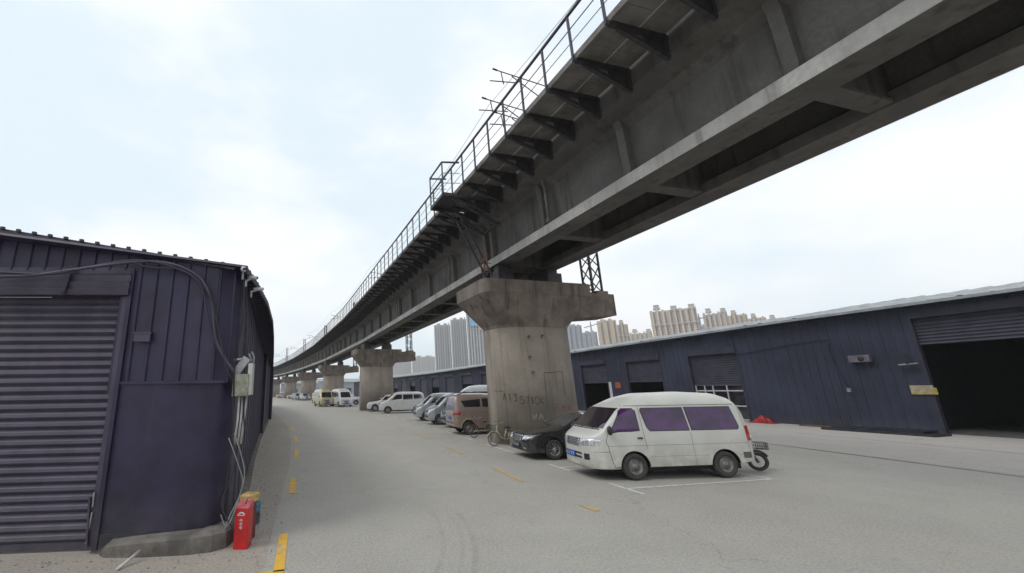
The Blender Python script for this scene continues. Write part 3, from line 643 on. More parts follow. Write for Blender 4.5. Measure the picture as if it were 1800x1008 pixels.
MB().lathe([(0,0),(.11,0),(.115,.02),(.115,.22)], 20).build('tin_body', mat('tin_grey', (.10,.09,.11), .5, metal=.3, var=.4, scale=9), BK)
MB().lathe([(.116,.22),(.118,.36),(.11,.38),(.10,.375),(.0,.37)], 20).build('teal_label', mat('teal_label', (.03,.16,.24), .5, var=.4, scale=9), BK)
MB().tube([(-.115,0,.34),(-.09,0,.46),(.0,0,.50),(.09,0,.46),(.115,0,.34)], .006, 6).build('handle', galv, BK)
tag(MB().tube([(-2.78,7.02,.02),(-2.62,7.36,.13)], .022, 8).build('broken_pipe', pvc), label='short piece of white plastic pipe leaning on the shed plinth', cat='pipe')
# ------------------------------------------------------------------ right workshop row
BR = thing('workshop_row', 'long dark blue-grey metal workshop row with pale grey roof along the right side', 'workshop', (29.81,18.33,0), R_(5.825))
ops = [(-8.4,-3.3,4.3,5.7,'open'),(5.1,8.5,2.45,4.75,'glass'),(11.0,14.4,2.8,4.7,'open'),(16.8,20.1,2.8,4.7,'open')]
yy = 24.0; k = 0
while yy < 140:
    ops.append((yy, yy+3.8, [0,2.8,0,3.2][k % 4], 4.7, 'open')); yy += 6.9; k += 1
ez = lambda q: 6.3-edrop(q.y)
edrop = lambda y: .0125*max(0, min(y-2, 60))
RB2 = [(0,0),(.05,.032),(.15,.032),(.20,0)]
mb = MB(); edges = [-26.0]+[v for o in ops for v in o[:2]]+[146.0]
def seg(y0, y1, z0, z1): corr(mb, [(0,y1),(0,y0)], z0, z1, .42, RB2)
for i in range(0, len(edges), 2): seg(edges[i], edges[i+1], 0, ez)
for o in ops: seg(o[0], o[1], o[3], ez)
mb.build('front_wall', bluewall2, BR)
mb = MB()
for (y0,y1,hz,tz,kd) in ops: pass
for (y0,y1,hz,tz,kd) in ops:
    mb = MB(); z = hz+.0; pr = []
    while z < tz-.02: pr += [(z,.14),(z+.03,.10),(z+.10,.14)]; z += .16
    pr.append((tz+.02,.14))
    mb.add([(o_, y, z_) for z_, o_ in pr for y in (y0,y1)], [(2*i,2*i+1,2*i+3,2*i+2) for i in range(len(pr)-1)])
    if hz < 1: mb.add([(.12,y0,0),(.12,y1,0),(.12,y1,.1),(.12,y0,.1)], [(0,1,2,3)])
    sh = mb.build('roller_shutter', shut2, BR)
    mb = MB().box((-.10,y0-.05,tz-.05),(.12,y1+.05,tz+.38)); MB.box(mb,(-.03,y0-.12,0),(.22,y0-.0,tz-.05)); mb.box((-.03,y1,0),(.22,y1+.12,tz-.05)); mb.build('shutter_frame', shut2, BR)
# glazed door
o = ops[1]; mb = MB()
for f in (0,.33,.62,.8,1.0): y = o[0]+.05+(o[1]-o[0]-.1)*f; mb.bar((.18,y,0),(.18,y,2.5),.08,.06)
for z in (.08,1.0,2.05,2.47): mb.bar((.18,o[0],z),(.18,o[1],z),.06,.08)
mb.build('window_frame', mat('white_frame', (.5,.5,.52), .5, var=.1), BR)
MB().box((.20,o[0],0),(.21,o[1],2.5)).build('window_pane', glass, BR)
MB().box((-.02,16.35,0),(.02,16.72,2.9)).build('white_jamb', mat('white_frame'  , (.5,.5,.52), .5), BR)
MB().box((-.05,15.3,2.3),(-.02,15.9,2.85)).build('orange_panel', mat('orange_red', (.30,.08,.04), .6, var=.2), BR)
# interior
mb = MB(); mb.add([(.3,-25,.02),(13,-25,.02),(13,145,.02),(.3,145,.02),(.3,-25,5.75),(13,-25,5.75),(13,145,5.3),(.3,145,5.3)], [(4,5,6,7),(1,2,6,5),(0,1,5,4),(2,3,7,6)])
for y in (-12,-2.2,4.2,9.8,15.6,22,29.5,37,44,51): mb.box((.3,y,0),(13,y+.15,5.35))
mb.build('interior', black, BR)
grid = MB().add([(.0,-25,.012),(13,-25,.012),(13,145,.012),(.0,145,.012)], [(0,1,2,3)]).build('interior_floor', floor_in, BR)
# roof
mb = MB(); s_ = []; y = -27.0; i = 0
vs = []
while y < 148:
    for f, h in ((0,0),(.1,.05),(.25,.05),(.35,0)):
        yy = y+f*.9; wob = .03*math.sin(yy*.7)+.02*math.sin(yy*2.3)
        vs += [(-.62,yy,6.36+h+wob-edrop(yy)),(11.5,yy,8.25+h+wob-edrop(yy)),(23.5,yy,6.38+h-edrop(yy))]
    y += .9
n_ = len(vs)//3
mb.add(vs, [(3*i+j,3*i+3+j,3*i+4+j,3*i+1+j) for i in range(n_-1) for j in (0,1)])
mb.build('roof', roofm, BR)
mb = MB()
for a_, b_ in ((-27,2),(2,62),(62,148)): mb.bar((-.62,a_,6.33-edrop(a_)),(-.62,b_,6.33-edrop(b_)),.04,.14)
mb.build('eave_edge', roofm, BR)
mb = MB()
for a_, b_ in ((-26,2),(2,62),(62,148)): mb.bar((-.28,a_,6.25-edrop(a_)),(-.28,b_,6.25-edrop(b_)),.62,.03)
mb.build('soffit', bluewall2, BR)
mb = MB().box((.15,-26,0),(23,-25.9,6.3)).box((.15,146,0),(23,146.1,5.5)).box((23,-26,0),(23.1,146,5.5)); mb.build('end_wall', bluewall2, BR)
MB().bar((.06,-6.25,0),(.06,-6.35,4.3),.12).build('door_post', rust, BR)
# wall-mounted things
def at_wall(px_, py_, out=.05):
    r = rt*((px_-PX)/F) - up*((py_-PY)/F) + fwd; n = Vector((-.9948,-.1015,0)); P0 = Vector((29.81,18.33,0))+n*out; t = (P0.x*n.x+P0.y*n.y)/(r.x*n.x+r.y*n.y)
    return Vector((r.x*t, r.y*t, HC+r.z*t))
q = at_wall(1515,632); t = thing('ac_unit', 'small grey box unit bracketed high on the right workshop wall', 'wall unit', q, R_(5.8))
bevel(MB().box((-.3,-.42,-.16),(.0,.42,.22)).build('casing', mat('unit_grey', (.13,.12,.15), .6, var=.3, scale=4), t), .02)
MB().bar((-.28,-.35,-.18),(.05,-.35,-.18),.04).bar((-.28,.35,-.18),(.05,.35,-.18),.04).bar((-.28,-.3,-.18),(.02,-.3,-.42),.03).build('bracket', steel_dk, t)
MB().lathe([(0,0),(.13,0),(.13,.02),(0,.02)], 18, Matrix.Translation((-.302,-.1,.03)) @ Matrix.Rotation(R_(-90),4,'Y')).build('vent_grille', plastic, t)
q = at_wall(1602,640); t = thing('wall_lamp', 'small pale floodlight on a bent bracket left of the open workshop door', 'lamp', q, R_(5.8))
MB().bar((0,0,.1),(-.45,0,0),.04).bar((0,.15,.6),(0,-.05,.1),.03).build('bracket', steel_dk, t); MB().bar((-.2,-.3,.02),(-.2,.35,-.03),.16,.07).build('lamp_head', mat('lamp_grey', (.24,.24,.26), .5), t)
q = at_wall(1493,686); t = thing('wall_cable', 'cable running down the right workshop wall to a small pale socket', 'cable', q, R_(5.8))
MB().bar((-.02,0,-.1),(-.02,0,.12),.12,.14).build('socket', mat('lamp_grey', (.24,.24,.26), .5), t)
MB().tube([(-.02,0,.1),(-.02,.12,.6),(-.02,.3,1.5),(-.02,.4,2.4),(-.04,.2,2.95),(-.04,2.0,2.85),(-.04,4.0,2.6),(-.04,6.5,2.3)], .025, 6).build('cable', cablem, t)
q = at_wall(1620,685); t = thing('notice_board', 'small cream notice board with yellow edge beside the open workshop door', 'sign', q, R_(5.8))
MB().box((-.03,-.40,-.20),(.0,.36,.20)).build('board', mat('cream_board', (.40,.34,.23), .7, var=.2, scale=6), t)
MB().box((-.05,-.50,-.24),(-.01,-.405,.08)).box((-.05,-.40,-.24),(-.031,.36,-.205)).build('board_edge', mat('yellow_edge', (.45,.33,.04), .6), t)
mb = MB()
for k in range(3): mb.box((-.034,-.30,.10-.12*k),(-.031,.3-.1*k,.125-.12*k))
mb.build('printed_lines', mat('brown_print', (.3,.2,.1), .7), t)
t = thing('sheet_pallet', 'low stack of dark sheets lying along the right workshop wall', 'pallet', (28.6,16.3,0), R_(6))
MB().box((-.9,-1.9,0),(.4,2.1,.12)).build('bottom_sheet', steel_dk, t); MB().box((-.8,-1.5,.125),(.45,1.7,.20)).box((-.7,-1.6,.205),(.3,.6,.26)).build('top_sheet', mat('blue_sheet', (.03,.04,.06), .4, metal=.3, var=.4, scale=2), t)
t = thing('wood_board', 'rusty brown board lying on the ground left of the dark sheets', 'board', (29.1,19.2,0), R_(5))
MB().box((-.3,-.9,0),(.3,1.0,.06)).build('board', rust, t); 
t = thing('red_heap', 'small bright red heap on a red mat at the foot of the right workshop wall', 'heap', (28.9,22.3,0), R_(6))
sack = MB()
for (cx, cy, rx_, hz_) in ((0,0,.30,.48),(.1,-.26,.24,.32),(-.05,.26,.22,.26)):
    vs = []; fs = []; nn_ = 14
    for i in range(8):
        a = math.pi/2*i/7
        for k_ in range(nn_): 
            th = 2*math.pi*k_/nn_; w_ = 1+.12*math.sin(3*th+i)+.06*math.sin(5*th)
            vs.append((cx+rx_*math.cos(a)*w_*math.cos(th)*.9, cy+rx_*math.cos(a)*w_*math.sin(th), hz_*math.sin(a)*(1+.06*math.sin(2*th))))
    fs = [(i*nn_+k_, i*nn_+(k_+1)%nn_, (i+1)*nn_+(k_+1)%nn_, (i+1)*nn_+k_) for i in range(7) for k_ in range(nn_)]
    sack.add(vs, fs, True)
sack.build('sacks', mat('bright_red', (.36,.018,.012), .5, var=.3, scale=6), t); MB().box((-.4,-.75,0),(.3,.6,.05)).build('mat', mat('dull_red', (.35,.03,.03), .6), t)
# ------------------------------------------------------------------ far buildings
def facade(name, wall, win, cw=3.2, fh=3.0, wf=.5, hf=.5, band=None):
    M = bpy.data.materials.new(name); M.use_nodes = True; t = M.node_tree; n = t.nodes; l = t.links; b = n['Principled BSDF']; b.inputs['Roughness'].default_value = .8
    co = n.new('ShaderNodeTexCoord'); sp = n.new('ShaderNodeSeparateXYZ'); l.new(co.outputs['Object'], sp.inputs[0])
    def mm(op, a, b2, c=None):
        x = n.new('ShaderNodeMath'); x.operation = op
        for i, v in enumerate((a,b2,c)):
            if v is None: continue
            if hasattr(v, 'links'): l.new(v, x.inputs[i])
            else: x.inputs[i].default_value = v
        return x.outputs[0]
    ax = mm('ADD', sp.outputs[0], sp.outputs[1])
    fx_ = mm('LESS_THAN', mm('FRACT', mm('DIVIDE', ax, cw), None), wf); fz = mm('LESS_THAN', mm('FRACT', mm('DIVIDE', sp.outputs[2], fh), None), hf)
    f = mm('MULTIPLY', fx_, fz); ns = n.new('ShaderNodeTexNoise'); ns.inputs['Scale'].default_value = .08; l.new(co.outputs['Object'], ns.inputs[0])
    wv_ = n.new('ShaderNodeMixRGB'); wv_.inputs[1].default_value = (*[c*.85 for c in wall],1); wv_.inputs[2].default_value = (*[min(1,c*1.12) for c in wall],1); l.new(ns.outputs[0], wv_.inputs[0])
    x = n.new('ShaderNodeMixRGB'); l.new(f, x.inputs[0]); l.new(wv_.outputs[0], x.inputs[1]); x.inputs[2].default_value = (*win,1)
    l.new(x.outputs[0], b.inputs['Base Color']); return M
fp = facade('pink_facade', (.50,.40,.31), (.20,.16,.15), 3.0, 3.1, .5, .5); fo = facade('orange_facade', (.50,.38,.25), (.22,.16,.13), 2.6, 3.1, .42, .5)
fg = facade('grey_facade', (.42,.42,.42), (.20,.21,.23), 2.6, 3.0, .45, .5); fgd = facade('dark_grey_facade', (.15,.155,.165), (.10,.10,.12), 2.6, 3.0, .5, .5)
fb = facade('bluegrey_facade', (.26,.28,.35), (.13,.14,.19), 2.8, 3.1, .5, .5); flt = facade('pale_facade', (.40,.37,.36), (.28,.26,.27), 3.0, 3.0, .4, .5)
wcol = mat('recess_dark', (.16,.13,.13), .8, var=.2, scale=.1)
def tower(lab, az0, az1, tan, H, wallm, colm, nb, crown=True, dark=None, group=None, name='apartment_tower', dep=18, slope=0):
    d = (H-HC)/tan; az = R_((az0+az1)/2); w = d*2*math.tan(R_(az1-az0)/2)
    t = thing(name, lab, 'apartment block', (d*math.sin(az), d*math.cos(az), 0), -az, group)
    mb = MB(); mb.box((-w/2,0,0),(w/2,dep,H-3)); 
    bw = w/nb
    mb.build('wall', wallm, t)
    mb = MB(); md = MB(); mc = MB(); rnd = random.Random(nb*7+int(H))
    for i in range(nb):
        x0 = -w/2+i*bw; hh = H-2+rnd.choice((-2,0,1.5))
        pr = 2.4+rnd.random()*1.6
        mb.box((x0+bw*.12,-pr,0),(x0+bw*.55,0.01,hh))
        md.box((x0+bw*.62,-.35,4),(x0+bw*.86,0.02,H-5))
        if crown and i % 3 == 1:
            mc.box((x0-bw*.25,-pr-.5,hh),(x0+bw*.95,8,hh+2.6)); mc.box((x0-bw*.1,-pr+1,hh+2.6),(x0+bw*.75,6,hh+5)); mc.box((x0-bw*.2,-pr,hh+5),(x0+bw*.85,7,hh+5.5))
    mb.build('bay', wallm, t); md.build('window_column', dark or wcol, t)
    if crown: mc.build('roof_crown', colm, t)
    else:
        mc.box((-w*.3,4,H-3),(-w*.1,9,H)); mc.box((w*.1,4,H-3),(w*.3,9,H)); mc.build('roof_hut', colm, t)
    if crown:
        mb = MB().box((-w/2-.6,-4.2,H-22),(w/2+.6,-.2,H-21.2)); mb.build('floor_band', colm, t)
    return t
gp = 'pink apartment towers behind the workshop row'; tan_m = mat('crown_tan', (.42,.36,.30), .8, var=.1, scale=.1); gcol = mat('grey_crown', (.27,.28,.30), .8, var=.1, scale=.1)
tower('tall pink-beige apartment tower left of the gap, highest over the right roof', 44.28, 48.8, .158, 100, fp, tan_m, 8, group=gp)
tower('pink-beige tower nearest the gap on the right of the tallest one', 49.25, 51.4, .140, 100, fp, tan_m, 5, group=gp)
tower('pink-beige tower second right of the gap, slightly lower', 51.4, 53.0, .1335, 100, fo, tan_m, 4, group=gp)
tower('pink-beige tower third right of the gap', 53.0, 54.4, .124, 100, fp, tan_m, 4, group=gp)
tower('pink-beige tower at the right end of the skyline row', 54.4, 55.5, .118, 100, fo, tan_m, 3, group=gp)
tower('orange apartment tower just right of the pier side beam', 38.42, 40.6, .148, 100, fo, tan_m, 3, False, group=gp)
tower('low pink block beside the orange tower', 40.6, 41.8, .136, 100, fp, tan_m, 3, group=gp)
tower('lowest pink block left of the tallest pink tower', 41.8, 44.2, .113, 100, fo, tan_m, 5, group=gp)
gb = 'blue-grey towers right of the graffiti pier'
tower('blue-grey tower right beside the graffiti pier', 33.0, 36.6, .142, 100, fb, gcol, 6, False, fgd, gb)
tower('blue-grey tower, lower, left of the orange tower', 36.6, 38.3, .124, 100, fb, gcol, 3, False, fgd, gb)
tower('small blue-grey tower filling the gap in the pink skyline', 48.6, 49.4, .118, 95, fb, gcol, 2, False, fgd, gb)
gg = 'tall grey towers left of the graffiti pier'
tower('leftmost of the tall grey striped towers left of the graffiti pier', 16.95, 19.3, .163, 105, fg, gcol, 7, False, fgd, gg)
tower('middle one of the tall grey striped towers left of the graffiti pier', 19.35, 21.6, .176, 105, fg, gcol, 7, False, fgd, gg)
tb = tower('grey striped tower with blue netting, right against the graffiti pier', 21.65, 25.6, .190, 105, fg, gcol, 10, False, fgd, gg)
MB().box((-14,-4.6,84),(2,-4.2,100)).build('blue_netting', mat('blue_net', (.10,.34,.56), .8, var=.25, scale=.3), tb)
MB().box((-3,-4.8,78),(1,-4.3,84)).build('orange_panel', mat('orange_panel_far', (.5,.26,.14), .8), tb)
tower('long low pale block left of the grey towers', 13.6, 16.9, .082, 75, flt, gcol, 12, False, fg, 'low pale blocks behind the second pier')
tower('low pale block farther left behind the second pier', 9.0, 13.5, .078, 75, flt, gcol, 14, False, fg, 'low pale blocks behind the second pier')
def crane(lab, az, tan, d):
    a = R_(az); t = thing('tower_crane', lab, 'crane', (d*math.sin(a), d*math.cos(a), 0), -a-.5, 'tower cranes on the skyline'); h = d*tan
    MB().bar((0,0,0),(0,0,h),1.6).build('crane_mast', gcol, t); MB().bar((-10,0,h-4),(26,0,h+1),1.2).bar((0,0,h-2),(0,0,h+4),1.0).build('jib', gcol, t)
crane('tower crane over the blue-grey towers', 37.7, .142, 650); crane('tower crane in the gap of the pink skyline', 48.9, .137, 640)
# low far buildings and hill at the end of the road
fw = mat('far_wall', (.30,.32,.36), .9, var=.15, scale=.05)
for (az, d, w, h, lab) in ((5.2,230,26,7,'low grey building with dark doors seen between the far piers'),(-2.4,260,22,7,'low building seen at the far end between the last piers'),(9.5,260,30,10,'pale low building beyond the third pier gap'),(1.3,300,30,9,'low bluish building beyond the fourth pier gap')):
    a = R_(az); t = thing('far_building', lab, 'building', (d*math.sin(a), d*math.cos(a), 0), -a, 'low buildings at the far end')
    MB().box((-w/2,0,0),(w/2,12,h)).build('wall', fw, t); MB().add([(-w/2-1,-1,h),(w/2+1,-1,h),(w/2+1,13,h),(-w/2-1,13,h),(-w/2-1,6,h+2),(w/2+1,6,h+2)], [(0,1,5,4),(3,4,5,2),(0,4,3),(1,2,5),(0,3,2,1)]).build('roof', roofm, t)
    mb = MB()
    for k in range(4): mb.box((-w/2+2+k*w/4,-.06,0),(-w/2+2+k*w/4+w/8,-.01,3.6))
    mb.build('doorway', black, t)
mb = MB(); vs = []; nseg = 60
for i in range(nseg+1):
    a = R_(-40+70*i/nseg); h = 26+14*math.sin(i*.35)+8*math.sin(i*.9+1); x, y = 1500*math.sin(a), 1500*math.cos(a); x2, y2 = 1750*math.sin(a), 1750*math.cos(a)
    vs += [(x,y,-1),(x2,y2,h)]
mb.add(vs, [(2*i,2*i+2,2*i+3,2*i+1) for i in range(nseg)], True); tag(mb.build('hills', mat('hill_green', (.09,.13,.12), .95, var=.3, scale=.02)), kind='structure')
# ------------------------------------------------------------------ vehicles
def lerp_pts(pts, x):
    if x <= pts[0][0]: return pts[0][1]
    for (a, b), (c, d) in zip(pts, pts[1:]):
        if x <= c: return b+(d-b)*(x-a)/max(1e-9, c-a)
    return pts[-1][1]
def smooth_fn(pts, w):
    return lambda x: sum(lerp_pts(pts, x+w*k/3)*g for k, g in ((-3,.08),(-2,.14),(-1,.18),(0,.2),(1,.18),(2,.14),(3,.08)))
class Body:
    def __init__(s, L, W, zt, zb, plan, belt, roofz, tum, rc, sm=.06, low=.34):
        s.L, s.W = L, W; s._zt = smooth_fn(zt, sm); s._zb = lambda x: lerp_pts(zb, x); s._pl = lambda x: lerp_pts(plan, x)
        s.belt, s.roofz, s.tum, s.rc, s.low = belt, roofz, tum, (lambda x: lerp_pts(rc, x)), low
    def side(s, x, z):
        w = s.W*s._pl(x)
        if z < s.low+.1: w *= 1-.07*(((s.low+.1)-z)/.25)**2
        if s.belt-.25 < z <= s.belt: w *= 1+.0*z
        if z > s.belt: w *= 1-s.tum*min(1.35, (z-s.belt)/(s.roofz-s.belt))**1.25
        return w
    def hw(s, x, z):
        if x < 0 or x > s.L: return -1
        zt, zb = s._zt(x), s._zb(x)
        if z > zt or z < zb: return -1
        w = s.side(x, z); rc = s.rc(x); t = (z-(zt-rc))/rc
        if t > 0: w *= max(0, 1-min(1,t)**2.3)**(1/3.0)
        return w
    def y_at(s, x, z): return s.hw(x, z)
    def front(s, y, z):
        x = 0
        while x < s.L and s.hw(x, z) <= abs(y): x += .02
        lo, hi = max(0,x-.02), x
        for _ in range(8):
            m_ = (lo+hi)/2
            if s.hw(m_, z) > abs(y): hi = m_
            else: lo = m_
        return hi
    def back(s, y, z):
        x = s.L
        while x > 0 and s.hw(x, z) <= abs(y): x -= .02
        lo, hi = min(s.L,x+.02), x
        for _ in range(8):
            m_ = (lo+hi)/2
            if s.hw(m_, z) > abs(y): hi = m_
            else: lo = m_
        return hi
    def mesh(s, name, ms, wells, nl=11, nt_=8):
        xs = sorted(set([0.0, .015,.04,.07,.10,.13,.19,.26,.33,.40,.47,.55]+[s.L*k/64 for k in range(4,61)]+[s.L-v for v in (.26,.19,.13,.08,.04,.015)]+[s.L]))
        vs = []; rows = []
        for x in xs:
            zt, zb = s._zt(x), s._zb(x); rc = min(s.rc(x), (zt-zb)*.6); row = [(0,zb)]
            w0 = s.side(x, zb); row.append((w0*.9, zb))
            for k in range(nl+1):
                z = zb+.03+(zt-rc-zb-.03)*k/nl; row.append((s.side(x,z), z))
            for k in range(1, nt_+1):
                t = math.sin(math.pi/2*k/nt_); z = zt-rc+rc*t; row.append((s.side(x,z)*max(0,1-t**2.3)**(1/3.0), z))
            full = row+[(-y,z) for y, z in row[-2:0:-1]]
            rows.append(len(full)); vs += [(x,y,z) for y, z in full]
        n = rows[0]; fs = []
        for i in range(len(xs)-1):
            for k in range(n): fs.append((i*n+k, i*n+(k+1)%n, (i+1)*n+(k+1)%n, (i+1)*n+k))
        mb = MB(); mb.add(vs, fs, True); mb.add([], []); mb.f += [tuple(range(n)), tuple(range((len(xs)-1)*n+n-1, (len(xs)-1)*n-1, -1))]; mb.smooth += [True, True]
        o = mb.build(name, ms)
        o.data.materials.append(plastic)
        cut = MB()
        for (wx, wz, wr) in wells:
            for sy in (-1,1):
                M_ = Matrix.Translation((wx, sy*(s.W*.98-.02), wz)) @ Matrix.Rotation(R_(90),4,'X')
                p = [(0,-.32),(wr,-.32),(wr,.32),(0,.32)]
                n2 = 28; vv = []; 
                for h in (-.30,.30): vv += [M_ @ Vector((wr*math.cos(2*math.pi*k/n2), wr*math.sin(2*math.pi*k/n2), h)) for k in range(n2)]
                cut.add(vv, [tuple(range(n2-1,-1,-1)), tuple(range(n2,2*n2))]+[(k,(k+1)%n2,n2+(k+1)%n2,n2+k) for k in range(n2)])
        co = cut.build('cutter', plastic)
        bo = o.modifiers.new('wells', 'BOOLEAN'); bo.operation = 'DIFFERENCE'; bo.object = co; bo.solver = 'EXACT'
        try: bo.material_mode = 'TRANSFER'
        except Exception: pass
        dg = bpy.context.evaluated_depsgraph_get(); me = bpy.data.meshes.new_from_object(o.evaluated_get(dg)); 
        o.modifiers.clear(); o.data = me
        bpy.data.objects.remove(co)
        bm = bmesh.new(); bm.from_mesh(me)
        for e in bm.edges:
            if len(e.link_faces) == 2 and e.calc_face_angle(0) > R_(38): e.smooth = False
        bm.to_mesh(me); bm.free()
        me.name = name; return o
    def patch(s, poly, mode, off=.004, nx=10, nz=7, sgn=-1, skirt=.02):
        """poly in (a,b): side -> (x,z), front/back -> (y,z)"""
        bs = [p[1] for p in poly]; b0, b1 = min(bs)+1e-4, max(bs)-1e-4; P = []
        for j in range(nz+1):
            b = b0+(b1-b0)*j/nz; cs = []
            for (x0,y0),(x1,y1) in zip(poly, poly[1:]+poly[:1]):
                if (y0-b)*(y1-b) <= 0 and y0 != y1: cs.append(x0+(x1-x0)*(b-y0)/(y1-y0))
            a0_, a1_ = min(cs), max(cs)
            for i in range(nx+1):
                a = a0_+(a1_-a0_)*i/nx
                if mode == 'side': P.append(Vector((a, sgn*(s.y_at(a,b)+off), b)))
                elif mode == 'front': P.append(Vector((s.front(a,b)-off, a, b)))
                else: P.append(Vector((s.back(a,b)+off, a, b)))
        mb = MB(); mb.add(P, [(j*(nx+1)+i, j*(nx+1)+i+1, (j+1)*(nx+1)+i+1, (j+1)*(nx+1)+i) for j in range(nz) for i in range(nx)], True)
        dirv = {'side': Vector((0,-sgn*skirt,0)), 'front': Vector((skirt,0,0)), 'back': Vector((-skirt,0,0))}[mode]
        ring = [i for i in range(nx+1)]+[j*(nx+1)+nx for j in range(1,nz+1)]+[nz*(nx+1)+i for i in range(nx-1,-1,-1)]+[j*(nx+1) for j in range(nz-1,0,-1)]
        vs = [P[i] for i in ring]+[P[i]+dirv for i in ring]; n = len(ring); mb.add(vs, [(i,(i+1)%n,n+(i+1)%n,n+i) for i in range(n)])
        return mb
    def line(s, pts, w=.010, sgn=-1, off=.0025):
        mb = MB()
        for (x0,z0),(x1,z1) in zip(pts, pts[1:]):
            n = max(2, int(math.hypot(x1-x0,z1-z0)/.08)); l = math.hypot(x1-x0,z1-z0); nx_, nz_ = -(z1-z0)/l*w/2, (x1-x0)/l*w/2; vs = []
            for k in range(n+1):
                x, z = x0+(x1-x0)*k/n, z0+(z1-z0)*k/n
                for q in (1,-1):
                    xx, zz = x+nx_*q, z+nz_*q; vs.append((xx, sgn*(max(0,s.y_at(xx,zz))+off), zz))
            mb.add(vs, [(2*i,2*i+1,2*i+3,2*i+2) for i in range(n)])
        return mb
def merge(*mbs):
    o = MB()
    for q in mbs: o.add(q.v, q.f); o.smooth[-len(q.f):] = q.smooth if q.f else []
    return o
def wheel(parent, x, y, r, w=.19, rim=rimm, style='steel', sgn=-1):
    M_ = Matrix.Rotation(R_(90)*(1 if sgn < 0 else -1),4,'X')
    h = w/2
    o = MB().lathe([(r*.60,-h),(r*.9,-h*1.02),(r*.97,-h*.8),(r,-h*.45),(r,h*.45),(r*.97,h*.8),(r*.9,h*1.02),(r*.62,h),(r*.60,h*.7)], 30, M_).build('wheel', rubber, parent); o.location = (x, y, r)
    mb = MB()
    if style == 'steel':
        mb.lathe([(r*.61,h*.8),(r*.585,h*.95),(r*.56,h*.4),(r*.44,h*.25),(r*.36,h*.55),(r*.22,h*.5),(r*.20,h*.8),(r*.10,h*.95),(0,h*.95)], 24, M_)
    else:
        mb.lathe([(r*.63,h*.8),(r*.62,h*.98),(r*.56,h*.9),(r*.55,h*.3)], 26, M_); mb.lathe([(r*.16,h*.5),(r*.14,h*.85),(0,h*.9)], 14, M_)
        for k in range(10):
            a = 2*math.pi*k/10; p = M_ @ Vector((r*.1*math.cos(a), r*.1*math.sin(a), h*.65)); q = M_ @ Vector((r*.6*math.cos(a), r*.6*math.sin(a), h*.8)); mb.bar(p, q, .035, .03)
    ri = mb.build('rim', rim, o)
    if style != 'steel': MB().lathe([(r*.56,h*.2),(0,h*.2)], 20, M_).build('brake_disc', steel_dk, o)
    else: pass
    return o
def mirror_part(parent, x, z, y, sgn, ms):
    mb = MB(); mb.lathe([(0,-.02),(.07,-.015),(.085,.02),(.07,.06),(0,.075)], 12, Matrix.Translation((x, sgn*(y+.10), z)) @ Matrix.Scale(1.5,4,(0,0,1)) @ Matrix.Rotation(R_(-90),4,'Y')); mb.bar((x+.05, sgn*(y-.04), z-.06),(x, sgn*(y+.08), z-.04),.04,.03)
    return mb.build('wing_mirror', ms, parent)
def tri(poly): return poly
PLATE_W = {'n': 6}
def plate(parent, x, y, z, sx, tilt=0, ms=None):
    mb = MB().box((-.012,-.22,-.07),(.0,.22,.07)); o = mb.build('licence_plate', ms or blueplate, parent); o.location = (x, y, z); o.rotation_euler = (0,0,0 if sx < 0 else math.pi)
    mb = MB(); rnd = random.Random(int(x*1000+z*77))
    for k in range(7):
        yc = -.17+k*.057; w = .016
        pts = [(yc-w,-.04),(yc-w,.04),(yc+w,.04),(yc+w,0),(yc+w,-.04),(yc-w,-.04)]; i0 = rnd.randint(0,2)
        for a, b in list(zip(pts, pts[1:]))[i0:i0+3]: mb.bar((-.014,a[0],a[1]),(-.014,b[0],b[1]),.008,.003)
    mb.build('plate_characters', plate_mark, o); return o
